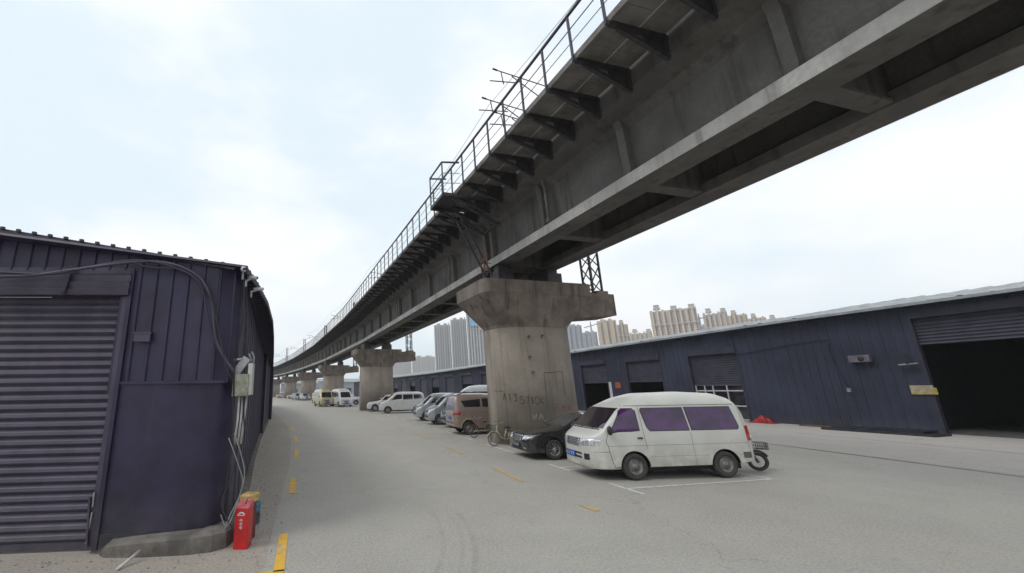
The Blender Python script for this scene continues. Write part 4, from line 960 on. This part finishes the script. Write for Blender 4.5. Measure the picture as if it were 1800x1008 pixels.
def build_vehicle(kind, lab, cat, ms, name, group='vehicles parked under the viaduct', lod=0):
    root = thing(name, lab, cat, group=group)
    def P(mb, n, m_, par=root): return mb.build(n, m_, par)
    if kind == 'highroof':
        B = Body(4.75, .855, [(0,.90),(.02,1.0),(.05,1.10),(.10,1.17),(.32,1.28),(.42,1.34),(1.00,1.90),(1.14,1.97),(1.55,2.15),(2.1,2.27),(3.3,2.30),(4.2,2.25),(4.5,2.14),(4.62,1.9),(4.72,1.3),(4.75,.8)],
            [(0,.34),(.1,.27),(.7,.26),(1.3,.30),(3.8,.32),(4.5,.36),(4.75,.44)], [(0,.50),(.03,.63),(.08,.73),(.16,.82),(.27,.90),(.38,.95),(.5,.98),(.7,.995),(.9,1),(4.2,1),(4.55,.985),(4.7,.95),(4.75,.90)],
            1.12, 1.95, .085, [(0,.16),(.35,.16),(.6,.14),(1.1,.2),(1.5,.32),(4.2,.36),(4.5,.3),(4.75,.15)], .05)
        wells = [(1.25,.33,.42),(3.84,.33,.42)]
        body = B.mesh('body', ms, wells); body.parent = root
        P(B.patch([(-.77,1.34),(.77,1.34),(.67,1.88),(-.67,1.88)], 'front', .006, 14, 10), 'windshield', glass)
        for s in (-1,1):
            W1 = [(.62,1.22),(1.50,1.27),(1.47,1.80),(1.40,1.86),(1.12,1.86),(1.02,1.80)]
            W2 = [(1.72,1.36),(1.80,1.27),(2.92,1.27),(2.84,1.86),(1.66,1.86),(1.62,1.80)]; W3 = [(3.02,1.27),(4.34,1.27),(4.40,1.34),(4.26,1.86),(2.94,1.86)]
            for w_ in (W1,W2,W3):
                cx_ = sum(p[0] for p in w_)/len(w_); cz_ = sum(p[1] for p in w_)/len(w_)
                P(B.patch([(cx_+(p[0]-cx_)*1.035, cz_+(p[1]-cz_)*1.07) for p in w_], 'side', .003, 12, 9, s), 'window_seal', plastic)
                P(B.patch(w_, 'side', .0065, 12, 9, s), 'side_window', glassp)
            P(merge(B.line([(.58,1.20),(.50,1.0),(.54,.9),(.62,.45),(.70,.30)], .012, s), B.line([(1.57,1.92),(1.59,1.25),(1.64,.8)], .010, s), B.line([(2.95,1.2),(2.98,.34)], .007, s), B.line([(1.1,1.935),(4.42,1.935)], .014, s), B.line([(.55,.88),(4.6,.90)], .006, s), B.line([(1.72,.60),(3.38,.60)], .005, s), B.line([(4.27,.60),(4.66,.60)], .005, s), B.line([(4.52,1.9),(4.62,.5)], .008, s), B.line([(.72,.33),(.9,.33)], .02, s)), 'door_gap', seam)
            P(B.patch([(1.40,1.06),(1.54,1.06),(1.54,1.10),(1.40,1.10)], 'side', .022, 3, 2, s), 'door_handle', plastic)
            P(B.patch([(4.38,.50),(4.62,.50),(4.62,.66),(4.38,.66)], 'side', .006, 3, 2, s), 'side_vent', mat('vent_grey', (.10,.095,.08), .7), )
            P(B.patch([(.35,.84),(.79,.85),(.825,1.09),(.38,1.06)] if s > 0 else [(-.79,.85),(-.35,.84),(-.38,1.06),(-.825,1.09)], 'front', .008, 8, 6), 'headlight', lampm)
            P(B.patch([(4.58,.95),(4.70,.95),(4.68,1.35),(4.58,1.35)], 'side', .008, 4, 6, s), 'tail_lamp', redl)
            P(B.patch([(s*.57-.07,.51),(s*.57+.07,.51),(s*.57+.07,.67),(s*.57-.07,.67)], 'front', .006, 4, 4), 'fog_lamp', plastic)
            mirror_part(root, .62, 1.30, .83, s, plastic)
            for wx in (1.25,3.84): wheel(root, wx, s*.745, .345, .2, rimm, 'steel', s)
        P(B.patch([(-.32,.84),(.32,.84),(.35,1.06),(-.35,1.06)], 'front', .007, 8, 4), 'grille', mat('grille_dark', (.06,.065,.065), .4))
        gb_ = MB()
        for z in (.87,.915,.96,1.005,1.045): gb_.tube([(B.front(y,z)-.016, y, z) for y in (-.33,-.2,0,.2,.33)], .009, 6)
        P(gb_, 'grille_bars', chrome)
        P(merge(B.patch([(-.42,.63),(.44,.63),(.44,.68),(-.42,.68)], 'front', .005, 8, 2), B.patch([(-.40,.52),(.42,.52),(.42,.58),(-.40,.58)], 'front', .005, 8, 2)), 'bumper_intake', plastic)
        P(merge(B.line([(.58,.74),(.2,.72)], .01, -1), B.line([(.58,.74),(.2,.72)], .01, 1)), 'bumper_gap', seam)
        wp = MB()
        for y0 in (-.45,.08): wp.tube([(B.front(y0,1.34)-.03, y0, 1.335),(B.front(y0+.4,1.40)-.02, y0+.42, 1.39)], .010, 6)
        wp.tube([(B.front(y,1.315)-.006, y, 1.315) for y in (-.68,-.4,-.1,.2,.5,.68)], .018, 6)
        P(wp, 'wiper', plastic)
        plate(root, B.front(.10,.60)-.02, .12, .61, -1)
        P(B.patch([(-.58,1.3),(.58,1.3),(.52,1.82),(-.52,1.82)], 'back', .006, 8, 6), 'rear_window', glassp)
    elif kind == 'sedan':
        B = Body(4.85, .90, [(0,.62),(.03,.72),(.10,.80),(.5,.91),(1.25,1.0),(1.40,1.03),(2.15,1.36),(2.5,1.44),(3.1,1.46),(3.6,1.38),(4.25,1.08),(4.7,1.04),(4.8,.95),(4.85,.8)],
            [(0,.26),(.15,.20),(.7,.20),(4.2,.2),(4.7,.26),(4.85,.40)], [(0,.76),(.03,.85),(.10,.92),(.3,.965),(.8,.99),(1.5,1),(3.8,1),(4.5,.95),(4.75,.86),(4.85,.72)],
            .95, 1.45, .27, [(0,.12),(.5,.16),(1.2,.14),(1.6,.14),(2.2,.2),(3.4,.22),(4.2,.16),(4.85,.15)], .06, .30)
        wells = [(.96,.32,.37),(3.75,.32,.37)]
        body = B.mesh('body', ms, wells); body.parent = root
        P(B.patch([(-.66,1.05),(.66,1.05),(.55,1.35),(-.55,1.35)], 'front', .006, 14, 8), 'windshield', mat('grey_windshield', (.06,.062,.068), .08, var=.3, scale=2, spec=.8, coat=.6))
        P(B.patch([(-.55,1.10),(.55,1.10),(.5,1.36),(-.5,1.36)], 'back', .006, 10, 6), 'rear_window', glass)
        for s in (-1,1):
            P(B.patch([(1.65,1.0),(2.62,1.0),(2.62,1.36),(2.25,1.34),(2.1,1.28)], 'side', .005, 10, 6, s), 'side_window', glass)
            P(B.patch([(2.70,1.0),(3.75,1.02),(3.68,1.18),(3.3,1.34),(2.70,1.36)], 'side', .005, 10, 6, s), 'side_window', glass)
            P(merge(B.line([(1.5,.96),(1.42,.6),(1.5,.24)], .008, s), B.line([(2.66,1.37),(2.66,.3)], .008, s), B.line([(3.8,1.0),(3.7,.75)], .008, s)), 'door_gap', seam)
            P(B.patch([(2.35,.86),(2.55,.86),(2.55,.89),(2.35,.89)], 'side', .02, 3, 2, s), 'door_handle', chrome)
            P(B.patch([(.40,.60),(.84,.66),(.84,.82),(.50,.79)] if s > 0 else [(-.84,.66),(-.40,.60),(-.50,.79),(-.84,.82)], 'front', .008, 10, 5), 'headlight', lampm)
            P(B.patch([(s*.58-.11,.34),(s*.58+.11,.34),(s*.58+.11,.38),(s*.58-.11,.38)], 'front', .008, 4, 2), 'fog_trim', chrome)
            P(B.patch([(s*.62-.16,.82),(s*.62+.16,.82),(s*.62+.14,.98),(s*.62-.16,.98)], 'back', .006, 5, 4), 'tail_lamp', redl)
            mirror_part(root, 1.72, 1.04, .86, s, ms)
            for wx in (.96,3.75): wheel(root, wx, s*.79, .325, .2, alloy, 'alloy', s)
        P(B.patch([(-.32,.54),(.32,.54),(.40,.73),(-.40,.73)], 'front', .006, 8, 5), 'grille', plastic)
        gb_ = MB()
        for z in (.57,.605,.64,.675,.71): gb_.tube([(B.front(y,z)-.018, y, z) for y in (-.34,-.2,0,.2,.34)], .008, 6)
        gb_.tube([(B.front(y,.745)-.012, y, .745) for y in (-.42,-.2,0,.2,.42)], .018, 6)
        P(gb_, 'grille_bars', chrome)
        P(B.patch([(-.45,.27),(.45,.27),(.48,.36),(-.48,.36)], 'front', .005, 8, 3), 'bumper_intake', plastic)
        plate(root, B.front(0,.42)-.02, 0, .43, -1, 0, mat('plate_dim_blue', (.03,.04,.11), .5, var=.4, scale=9))
    elif kind in ('mpv', 'van', 'suv', 'minibus'):
        if kind == 'mpv':
            L, Wd, H = 4.2, .82, 1.90
            B = Body(L, Wd, [(0,.62),(.05,.78),(.18,.95),(.65,1.10),(.85,1.16),(1.55,1.74),(1.9,1.86),(2.6,1.90),(3.7,1.88),(4.0,1.82),(4.1,1.7),(4.18,1.1),(4.2,.75)],
              [(0,.3),(.1,.24),(3.7,.26),(4.2,.38)], [(0,.72),(.04,.84),(.12,.92),(.4,.98),(1,1),(3.7,1),(4.0,.985),(4.15,.95),(4.2,.9)], 1.05, 1.85, .11, [(0,.14),(.8,.14),(1.6,.18),(2.2,.2),(3.9,.2),(4.2,.15)], .05)
            fw_, rw_, wr, r = .78, 3.42, .37, .30; belt, top = 1.12, 1.68; ws = ((-.62,1.16),(.62,1.16),(.54,1.70),(-.54,1.70)); x1, x2, x3 = 1.25, 2.3, 3.95; wt = 1.62
        elif kind == 'van':
            L, Wd, H = 4.1, .80, 1.85
            B = Body(L, Wd, [(0,.6),(.05,.80),(.2,.98),(.5,1.10),(.65,1.16),(1.3,1.70),(1.6,1.82),(2.2,1.86),(3.6,1.84),(3.95,1.74),(4.05,1.5),(4.1,.75)],
              [(0,.3),(.1,.24),(3.7,.28),(4.1,.38)], [(0,.72),(.04,.84),(.12,.92),(.4,.98),(1,1),(3.6,1),(3.9,.98),(4.1,.9)], 1.05, 1.8, .11, [(0,.14),(.7,.14),(1.4,.18),(3.9,.2),(4.1,.15)], .05)
            fw_, rw_, wr, r = .72, 3.3, .35, .29; ws = ((-.60,1.16),(.60,1.16),(.52,1.66),(-.52,1.66)); x1, x2, x3 = 1.05, 2.05, 3.85; belt, wt = 1.15, 1.62
        elif kind == 'suv':
            L, Wd, H = 4.4, .90, 1.68
            B = Body(L, Wd, [(0,.6),(.05,.78),(.2,.92),(1.2,1.04),(1.35,1.08),(2.0,1.56),(2.3,1.65),(3.2,1.68),(4.0,1.58),(4.25,1.2),(4.38,1.0),(4.4,.75)],
              [(0,.32),(.1,.26),(4.0,.28),(4.4,.42)], [(0,.70),(.05,.82),(.15,.9),(.5,.98),(1.2,1),(3.9,1),(4.2,.95),(4.4,.82)], 1.05, 1.65, .2, [(0,.14),(1.2,.14),(2,.2),(3.9,.2),(4.4,.15)], .05)
            fw_, rw_, wr, r = .85, 3.5, .41, .345; ws = ((-.64,1.10),(.64,1.10),(.55,1.54),(-.55,1.54)); x1, x2, x3 = 1.65, 2.6, 4.0; belt, wt = 1.12, 1.50
        else:
            L, Wd, H = 5.6, .95, 2.45
            B = Body(L, Wd, [(0,.65),(.04,.95),(.12,1.12),(.3,1.22),(.85,1.95),(1.1,2.15),(1.6,2.38),(2.5,2.45),(5.0,2.42),(5.4,2.3),(5.5,2.0),(5.6,.8)],
              [(0,.32),(.1,.28),(5.0,.32),(5.6,.42)], [(0,.78),(.04,.88),(.12,.94),(.4,.985),(1,1),(5.2,1),(5.5,.97),(5.6,.9)], 1.15, 2.1, .1, [(0,.14),(.5,.14),(1.2,.25),(1.7,.36),(5.2,.38),(5.6,.2)], .05)
            fw_, rw_, wr, r = .95, 4.2, .42, .34; ws = ((-.74,1.24),(.74,1.24),(.66,1.93),(-.66,1.93)); x1, x2, x3 = .85, 2.0, 5.3; belt, wt = 1.25, 1.92
        body = B.mesh('body', ms, [(fw_,r,wr),(rw_,r,wr)], 8, 6); body.parent = root
        P(B.patch(list(ws), 'front', .006, 10, 6), 'windshield', glass)
        bz = 1.58 if kind != 'suv' else 1.5
        if kind == 'minibus': bz = 2.0
        if kind == 'mpv': P(B.patch([(-.62,1.10),(.62,1.10),(.56,1.68),(-.56,1.68)], 'back', .006, 8, 6), 'rear_window', glassp)
        else: P(B.patch([(-Wd*.7,belt+.02),(Wd*.7,belt+.02),(Wd*.6,bz),(-Wd*.6,bz)], 'back', .006, 6, 5), 'rear_window', glass)
        for s in (-1,1):
            if kind == 'mpv':
                wins = [[(1.22,1.12),(1.75,1.15),(1.73,1.62),(1.60,1.62)], [(1.85,1.18),(2.60,1.2),(2.60,1.64),(1.85,1.64)], [(3.0,1.30),(3.72,1.26),(3.85,1.62),(3.0,1.64)]]
                wins[2] = [(2.72,1.26),(3.60,1.26),(3.80,1.58),(3.78,1.60),(2.72,1.62)]
            else:
                xm = (x2+x3)/2+.05
                wins = [[(x1,belt),(x2-.06,belt+.02),(x2-.06,wt),(x1+(wt-belt)*1.0,wt)], [(x2+.04,belt+.02),(xm-.04,belt+.02),(xm-.04,wt),(x2+.04,wt)], [(xm+.04,belt+.02),(x3,belt+.04),(x3-.12,wt),(xm+.04,wt)]]
                if kind == 'minibus': wins.insert(0, [(.62,1.3),(.80,1.3),(1.0,1.8),(.95,1.8)]); wins[1][0] = (1.0,belt)
            for w_ in wins: P(B.patch(w_, 'side', .005, 7, 5, s), 'side_window', glass)
            P(merge(B.line([(x1-.05,belt),(x1-.12,.7),(x1,.32)], .009, s), B.line([(x2,wt),(x2,.32)], .009, s), B.line([(x2,1.0),(x3,1.0)], .007, s)), 'door_gap', seam)
            P(B.patch([(s*.38,.72),(s*.64,.74),(s*.66,.9),(s*.42,.87)] if s > 0 else [(-.64,.74),(-.38,.72),(-.42,.87),(-.66,.9)], 'front', .008, 6, 4), 'headlight', lampm)
            if kind == 'mpv':
                P(B.patch([(3.86,.88),(4.16,.90),(4.14,1.02),(3.80,1.06)], 'side', .008, 6, 4, s), 'tail_lamp', redl)
                P(B.patch([(s*.80-.14,.88),(s*.80-.03,.88),(s*.80-.03,1.03),(s*.80-.14,1.0)], 'back', .008, 4, 4), 'tail_lamp', redl)
                P(B.line([(3.0,1.10),(4.15,1.10)], .012, s), 'rub_strip', mat('pinkish_trim', (.30,.17,.15), .6), )
                a_ = []; 
                for k in range(15): th = math.pi*k/14; a_.append((rw_+.42*math.cos(th), .32+.42*math.sin(th)))
                P(B.line(a_, .07, s, .012), 'arch_trim', p_gold)
            else:
                P(B.patch([(L-.18,.85),(L-.03,.85),(L-.05,1.15),(L-.18,1.15)], 'side', .008, 3, 4, s), 'tail_lamp', redl)
            mirror_part(root, x1-.02, belt+.12, Wd*.97, s, ms)
            for wx in (fw_, rw_): wheel(root, wx, s*(Wd-.10), r, .18, rimm if kind != 'suv' else alloy, 'steel' if kind != 'suv' else 'alloy', s)
        P(B.patch([(-.34,.70),(.34,.70),(.36,.84),(-.36,.84)], 'front', .007, 6, 3), 'grille', plastic)
        P(B.patch([(-.5,.42),(.5,.42),(.5,.52),(-.5,.52)], 'front', .006, 6, 2), 'bumper_intake', plastic)
        plate(root, B.front(0,.58)-.02, 0, .58, -1)
        plate(root, B.back(0,.75)+.02, 0, .75, 1)
        if kind == 'mpv':
            P(B.patch([(-.7,.52),(.7,.52),(.7,.56),(-.7,.56)], 'back', .012, 8, 2), 'bumper_step', plastic)
            P(MB().tube([(1.6,.62,1.84),(2.2,.63,1.92),(3.6,.63,1.91),(3.9,.62,1.84)], .018).tube([(1.6,-.62,1.84),(2.2,-.63,1.92),(3.6,-.63,1.91),(3.9,-.62,1.84)], .018), 'roof_rail', plastic)
    P(MB().box((.35,-B.W*.78,.20),(B.L-.35,B.W*.78,.36)), 'underbody', mat('underbody_black', (.012,.012,.012), .9))
    return root
def place(o, fx_, fy_, deg):          # front centre of the vehicle and the direction its tail points to
    o.location = (fx_, fy_, .012); o.rotation_euler = (0,0,R_(deg)); return o
van = place(build_vehicle('highroof', 'white high-roof van with purple tinted windows, nearest vehicle on the right', 'van', p_white, 'high_roof_van'), 7.48, 11.1, -7.0)
sedan = place(build_vehicle('sedan', 'black sedan with chrome grille parked between the white van and the pier', 'car', p_black, 'sedan_car'), 7.42, 14.4, -3); sedan.scale = (1,1,1.05)
mpv = place(build_vehicle('mpv', 'champagne brown van parked nose in just left of the nearest pier', 'van', p_brown, 'family_van'), 11.95, 22.3, 178); mpv.scale = (1.05,1.06,1.17)
v_silver = place(build_vehicle('van', 'silver van with dark side windows, its nose next left of the brown van', 'van', p_silver, 'small_van'), 8.0, 32.6, -2); v_silver.scale = (1.05,1.04,1.16)
suv = place(build_vehicle('suv', 'white hatchback with its nose just left of the small white van, before the second pier', 'car', p_white2, 'parked_car'), 5.95, 48.1, -4); suv.scale = (1.08,1.03,1.14)
bus = place(build_vehicle('minibus', 'white high-roof minibus facing the camera between second and third pier', 'minibus', p_white2, 'minibus'), 4.55, 61.5, 103); bus.scale = (1,1.08,1.14)
def cp_(src, sw, lab, x, y, deg, cat=None):
    o = copy_tree(src, None, sw); o['label'] = lab; o['category'] = cat or src['category']; return place(o, x, y, deg)
cp_(v_silver, {p_silver: p_green}, 'dark green van squeezed between the brown van and a silver van', 8.35, 26.2, 1)
cp_(v_silver, {}, 'silver van showing only its rounded nose behind the brown van', 7.95, 28.9, -2)
cp_(v_silver, {p_silver: p_white2}, 'small white van side-on before the second pier', 6.75, 43.8, -3).scale = (1.22,1.1,1.2)
cp_(bus, {}, 'white van of which only the long roof shows above the silver van', 13.2, 37.5, -3, 'minibus')
cp_(bus, {p_white2: p_gold}, 'golden high-roof minibus behind the white minibus', 1.75, 64.5, 103)
cp_(suv, {p_white2: p_purple}, 'pale violet car tucked between the white minibus and the second pier', 5.9, 70.0, -6)
cp_(v_silver, {p_silver: p_gold}, 'pale gold van behind the golden minibus', 1.0, 80, 105)
cp_(suv, {p_white2: p_dkpurple}, 'dark violet car in the far row, right of the silver ones', -.2, 98, -20)
cp_(suv, {p_white2: p_silver}, 'silver car facing the camera in the far row', -2.2, 106, 108)
cp_(suv, {p_white2: p_grey}, 'grey-green car in the far row beside the fourth pier', -4.2, 112, 112)
cp_(suv, {}, 'white car under the fifth pier gap, right one of the far pair', -7.3, 128, -16)
cp_(suv, {}, 'white car under the fifth pier gap, left one of the far pair', -9.2, 136, -16)
cp_(v_silver, {p_silver: p_brown}, 'brown van at the far end under the sixth pier', -13.5, 150, -20)
cp_(suv, {}, 'small white car farthest away beside the shed edge', -15.2, 163, -20)
# ------------------------------------------------------------------ cycles
def cycle_wheel(parent, x, r, w, ms=rubber, spoke=galv, name='wheel'):
    M_ = Matrix.Rotation(R_(90),4,'X')
    mb = MB(); n = 28
    prof = [(r-w/2+w/2*math.cos(a), w/2*math.sin(a)) for a in [2*math.pi*k/8 for k in range(9)]]
    mb.lathe(prof, n, M_); o = mb.build(name, ms, parent); o.location = (x,0,r)
    mb = MB()
    for k in range(14): a = 2*math.pi*k/14; mb.bar((0,0,0),((r-w)*math.cos(a),0,(r-w)*math.sin(a)),.006)
    pr = [(r-w-.01,-.012),(r-w+.004,-.012),(r-w+.004,.012),(r-w-.01,.012)]; mb.lathe(pr, n, M_); mb.lathe([(0,-.04),(.03,-.04),(.03,.04),(0,.04)], 10, M_); mb.build('rim', spoke, o); return o
def bicycle(lab, ms, loc, rz, name='bicycle', rr=.30, basket=True, tyre=rubber):
    t = thing(name, lab, 'bicycle', loc, rz)
    cycle_wheel(t, 0, rr, .04, tyre); cycle_wheel(t, 1.05, rr, .04, tyre)
    mb = MB().tube([(.02,0,rr),(.14,0,.62),(.20,0,.86)], .018).tube([(.15,0,.66),(.38,0,.34),(.52,0,.28)], .024).tube([(.52,0,.28),(.66,0,.72)], .02).tube([(.52,0,.28),(1.05,.05,rr)], .012).tube([(.52,0,.28),(1.05,-.05,rr)], .012).tube([(.62,0,.6),(1.05,.05,rr)], .01).tube([(.62,0,.6),(1.05,-.05,rr)], .01)
    mb.build('frame', ms, t)
    MB().tube([(.34,-.28,1.02),(.24,-.26,1.0),(.20,-.08,.93),(.20,.08,.93),(.24,.26,1.0),(.34,.28,1.02)], .012).build('handlebar', galv, t)
    MB().lathe([(0,0),(.09,.0),(.11,.03),(.06,.07),(0,.075)], 12, Matrix.Translation((.70,0,.74)) @ Matrix.Scale(1.4,4,(1,0,0))).build('saddle', plastic, t)
    a_ = [(rr+.03)*1 for _ in range(2)]
    for cx in (0,1.05):
        pts = [(cx+(rr+.035)*math.cos(R_(a)), 0, rr+(rr+.035)*math.sin(R_(a))) for a in range(10,171,20)]; MB().tube(pts, .022, 6).build('mudguard', ms, t)
    MB().box((.70,-.07,.66),(1.2,.07,.68)).bar((1.15,.05,.66),(1.05,.05,rr),.01).bar((1.15,-.05,.66),(1.05,-.05,rr),.01).build('rear_rack', galv, t)
    MB().tube([(.45,.09,.2),(.52,.05,.28),(.6,-.09,.37)], .012).build('pedals', plastic, t)
    if basket:
        mb = MB()
        for z in (.66,.76,.88):
            w = .10+.05*(z-.66)/.22
            for p, q in (((-.25,-w),(.06,-w)),((.06,-w),(.06,w)),((.06,w),(-.25,w)),((-.25,w),(-.25,-w))): mb.bar((*p,z),(*q,z),.008)
        for k in range(6):
            x = -.25+.31*k/5
            for s in (-1,1): mb.bar((x,s*.10,.66),(x,s*.15,.88),.006)
            mb.bar((-.25,-.12+.048*k,.66),(-.25,-.12+.048*k,.88),.006)
        mb.build('basket', cablem, t)
    return t
bicycle('pale green bicycle with a reddish front wheel parked against the nearest pier', mat('cream_green_paint', (.40,.42,.24), .4, var=.2, scale=8), (7.75,17.15,.008), R_(8), tyre=mat('reddish_tyre', (.17,.09,.085), .8, var=.3, scale=9))
bicycle('brown rusty bicycle standing between the brown van and the nearest pier', rust, (8.1,20.3,.008), R_(12), basket=True, tyre=rust)
# electric scooter behind the van
t = thing('electric_scooter', 'small dark electric scooter parked behind the tail of the white van', 'scooter', (12.92,10.35,.008), R_(148))
cycle_wheel(t, 0, .26, .085, rubber, steel_dk); cycle_wheel(t, 1.15, .24, .085, rubber, steel_dk)
MB().tube([(0,.06,.26),(.10,.06,.5),(.2,0,.72),(.27,0,1.0)], .02).tube([(0,-.06,.26),(.10,-.06,.5),(.2,0,.72)], .02).build('fork', galv, t)
MB().tube([(.2,0,.7),(.36,0,.34),(.75,0,.32),(.95,0,.5),(1.15,0,.24)], .03).box((.34,-.12,.28),(.80,.12,.36)).build('frame', plastic, t)
MB().prism([(.16,-.16),(.26,-.18),(.30,0),(.26,.18),(.16,.16),(.10,0)], .42, .86, Matrix.Shear('XY',4,(.25,0)) @ Matrix.Translation((-.04,0,0))).build('leg_shield', mat('scooter_grey', (.06,.06,.065), .35, coat=.5), t)
MB().prism([(.72,-.12),(1.3,-.13),(1.36,0),(1.3,.13),(.72,.12)], .66, .76).build('seat', plastic, t)
MB().prism([(.74,-.1),(1.25,-.12),(1.25,.12),(.74,.1)], .38, .655).build('battery_case', plastic, t)
MB().tube([(.38,-.33,1.04),(.30,-.28,1.04),(.27,0,1.0),(.30,.28,1.04),(.38,.33,1.04)], .016).build('handlebar', plastic, t)
mb = MB()
for s in (-1,1): mb.tube([(.3,s*.25,1.04),(.28,s*.3,1.18)], .008); mb.lathe([(0,0),(.05,.0),(.05,.02),(0,.02)], 10, Matrix.Translation((.28,s*.31,1.2)) @ Matrix.Rotation(R_(90),4,'Y'))
mb.build('mirrors', plastic, t)
mb = MB()
for z in (.62,.70,.80):
    for p, q in (((-.26,-.15),(.02,-.15)),((.02,-.15),(.02,.15)),((.02,.15),(-.26,.15)),((-.26,.15),(-.26,-.15))): mb.bar((*p,z),(*q,z),.01)
for k in range(7):
    for s in (-.15,.15): mb.bar((-.26+.046*k,s,.62),(-.26+.046*k,s,.80),.007)
    mb.bar((-.26,-.15+.05*k,.62),(-.26,-.15+.05*k,.80),.007)
mb.box((-.26,-.15,.615),(.02,.15,.62)); mb.build('basket', cablem, t)
MB().lathe([(0,0),(.05,.01),(.06,.05),(0,.06)], 12, Matrix.Translation((.10,0,.92)) @ Matrix.Rotation(R_(-90),4,'Y')).build('headlight', lampm, t)
MB().tube([(.28*math.cos(R_(a)),0,.26+.30*math.sin(R_(a))) for a in range(-10,151,20)], .035, 6).build('mudguard', plastic, t)
# grit along the foot of the sheds
mb = MB(); rg = random.Random(4)
def pebble(x, y, r):
    vs = [(x+r*math.cos(a)*rg.uniform(.7,1.2), y+r*math.sin(a)*rg.uniform(.7,1.2), .006+z) for z, k in ((0,1),(r*.7,.5)) for a in [i*math.pi/2.5 for i in range(5)]]
    vs[5:] = [((p[0]-x)*.55+x, (p[1]-y)*.55+y, p[2]) for p in vs[5:]]
    mb.add(vs, [(5,6,7,8,9)]+[(i,(i+1)%5,5+(i+1)%5,5+i) for i in range(5)])
for k in range(300):
    y = 7+abs(rg.gauss(0,1))*9; x = -1.25-(y-8)*.1+abs(rg.gauss(0,.28)); pebble(x, y, rg.uniform(.006,.024))
for k in range(110): x = rg.uniform(-5.5,-1.2); pebble(x, 7.35-abs(rg.gauss(0,.35))+(-2.6-x)*.2*(x<-2.6), rg.uniform(.006,.022))
for k in range(120): pebble(rg.uniform(-1,14), rg.uniform(6.3,18), rg.uniform(.004,.012))
tag(mb.build('grit', mat('grit_stone', (.27,.25,.22), .9, var=.5, scale=6)), kind='stuff')
# ------------------------------------------------------------------ haze
hz = MB().box((-1900,-1200,-1),(1900,2200,125)); hm = bpy.data.materials.new('haze_air'); hm.use_nodes = True; t_ = hm.node_tree; t_.nodes.clear()
o_ = t_.nodes.new('ShaderNodeOutputMaterial'); v_ = t_.nodes.new('ShaderNodeVolumePrincipled'); v_.inputs['Color'].default_value = (.93,.95,.97,1); v_.inputs['Density'].default_value = .00042; v_.inputs['Anisotropy'].default_value = .2
t_.links.new(v_.outputs[0], o_.inputs['Volume'])
HZ = tag(hz.build('haze', hm), kind='stuff')
C.cycles.volume_bounces = 1
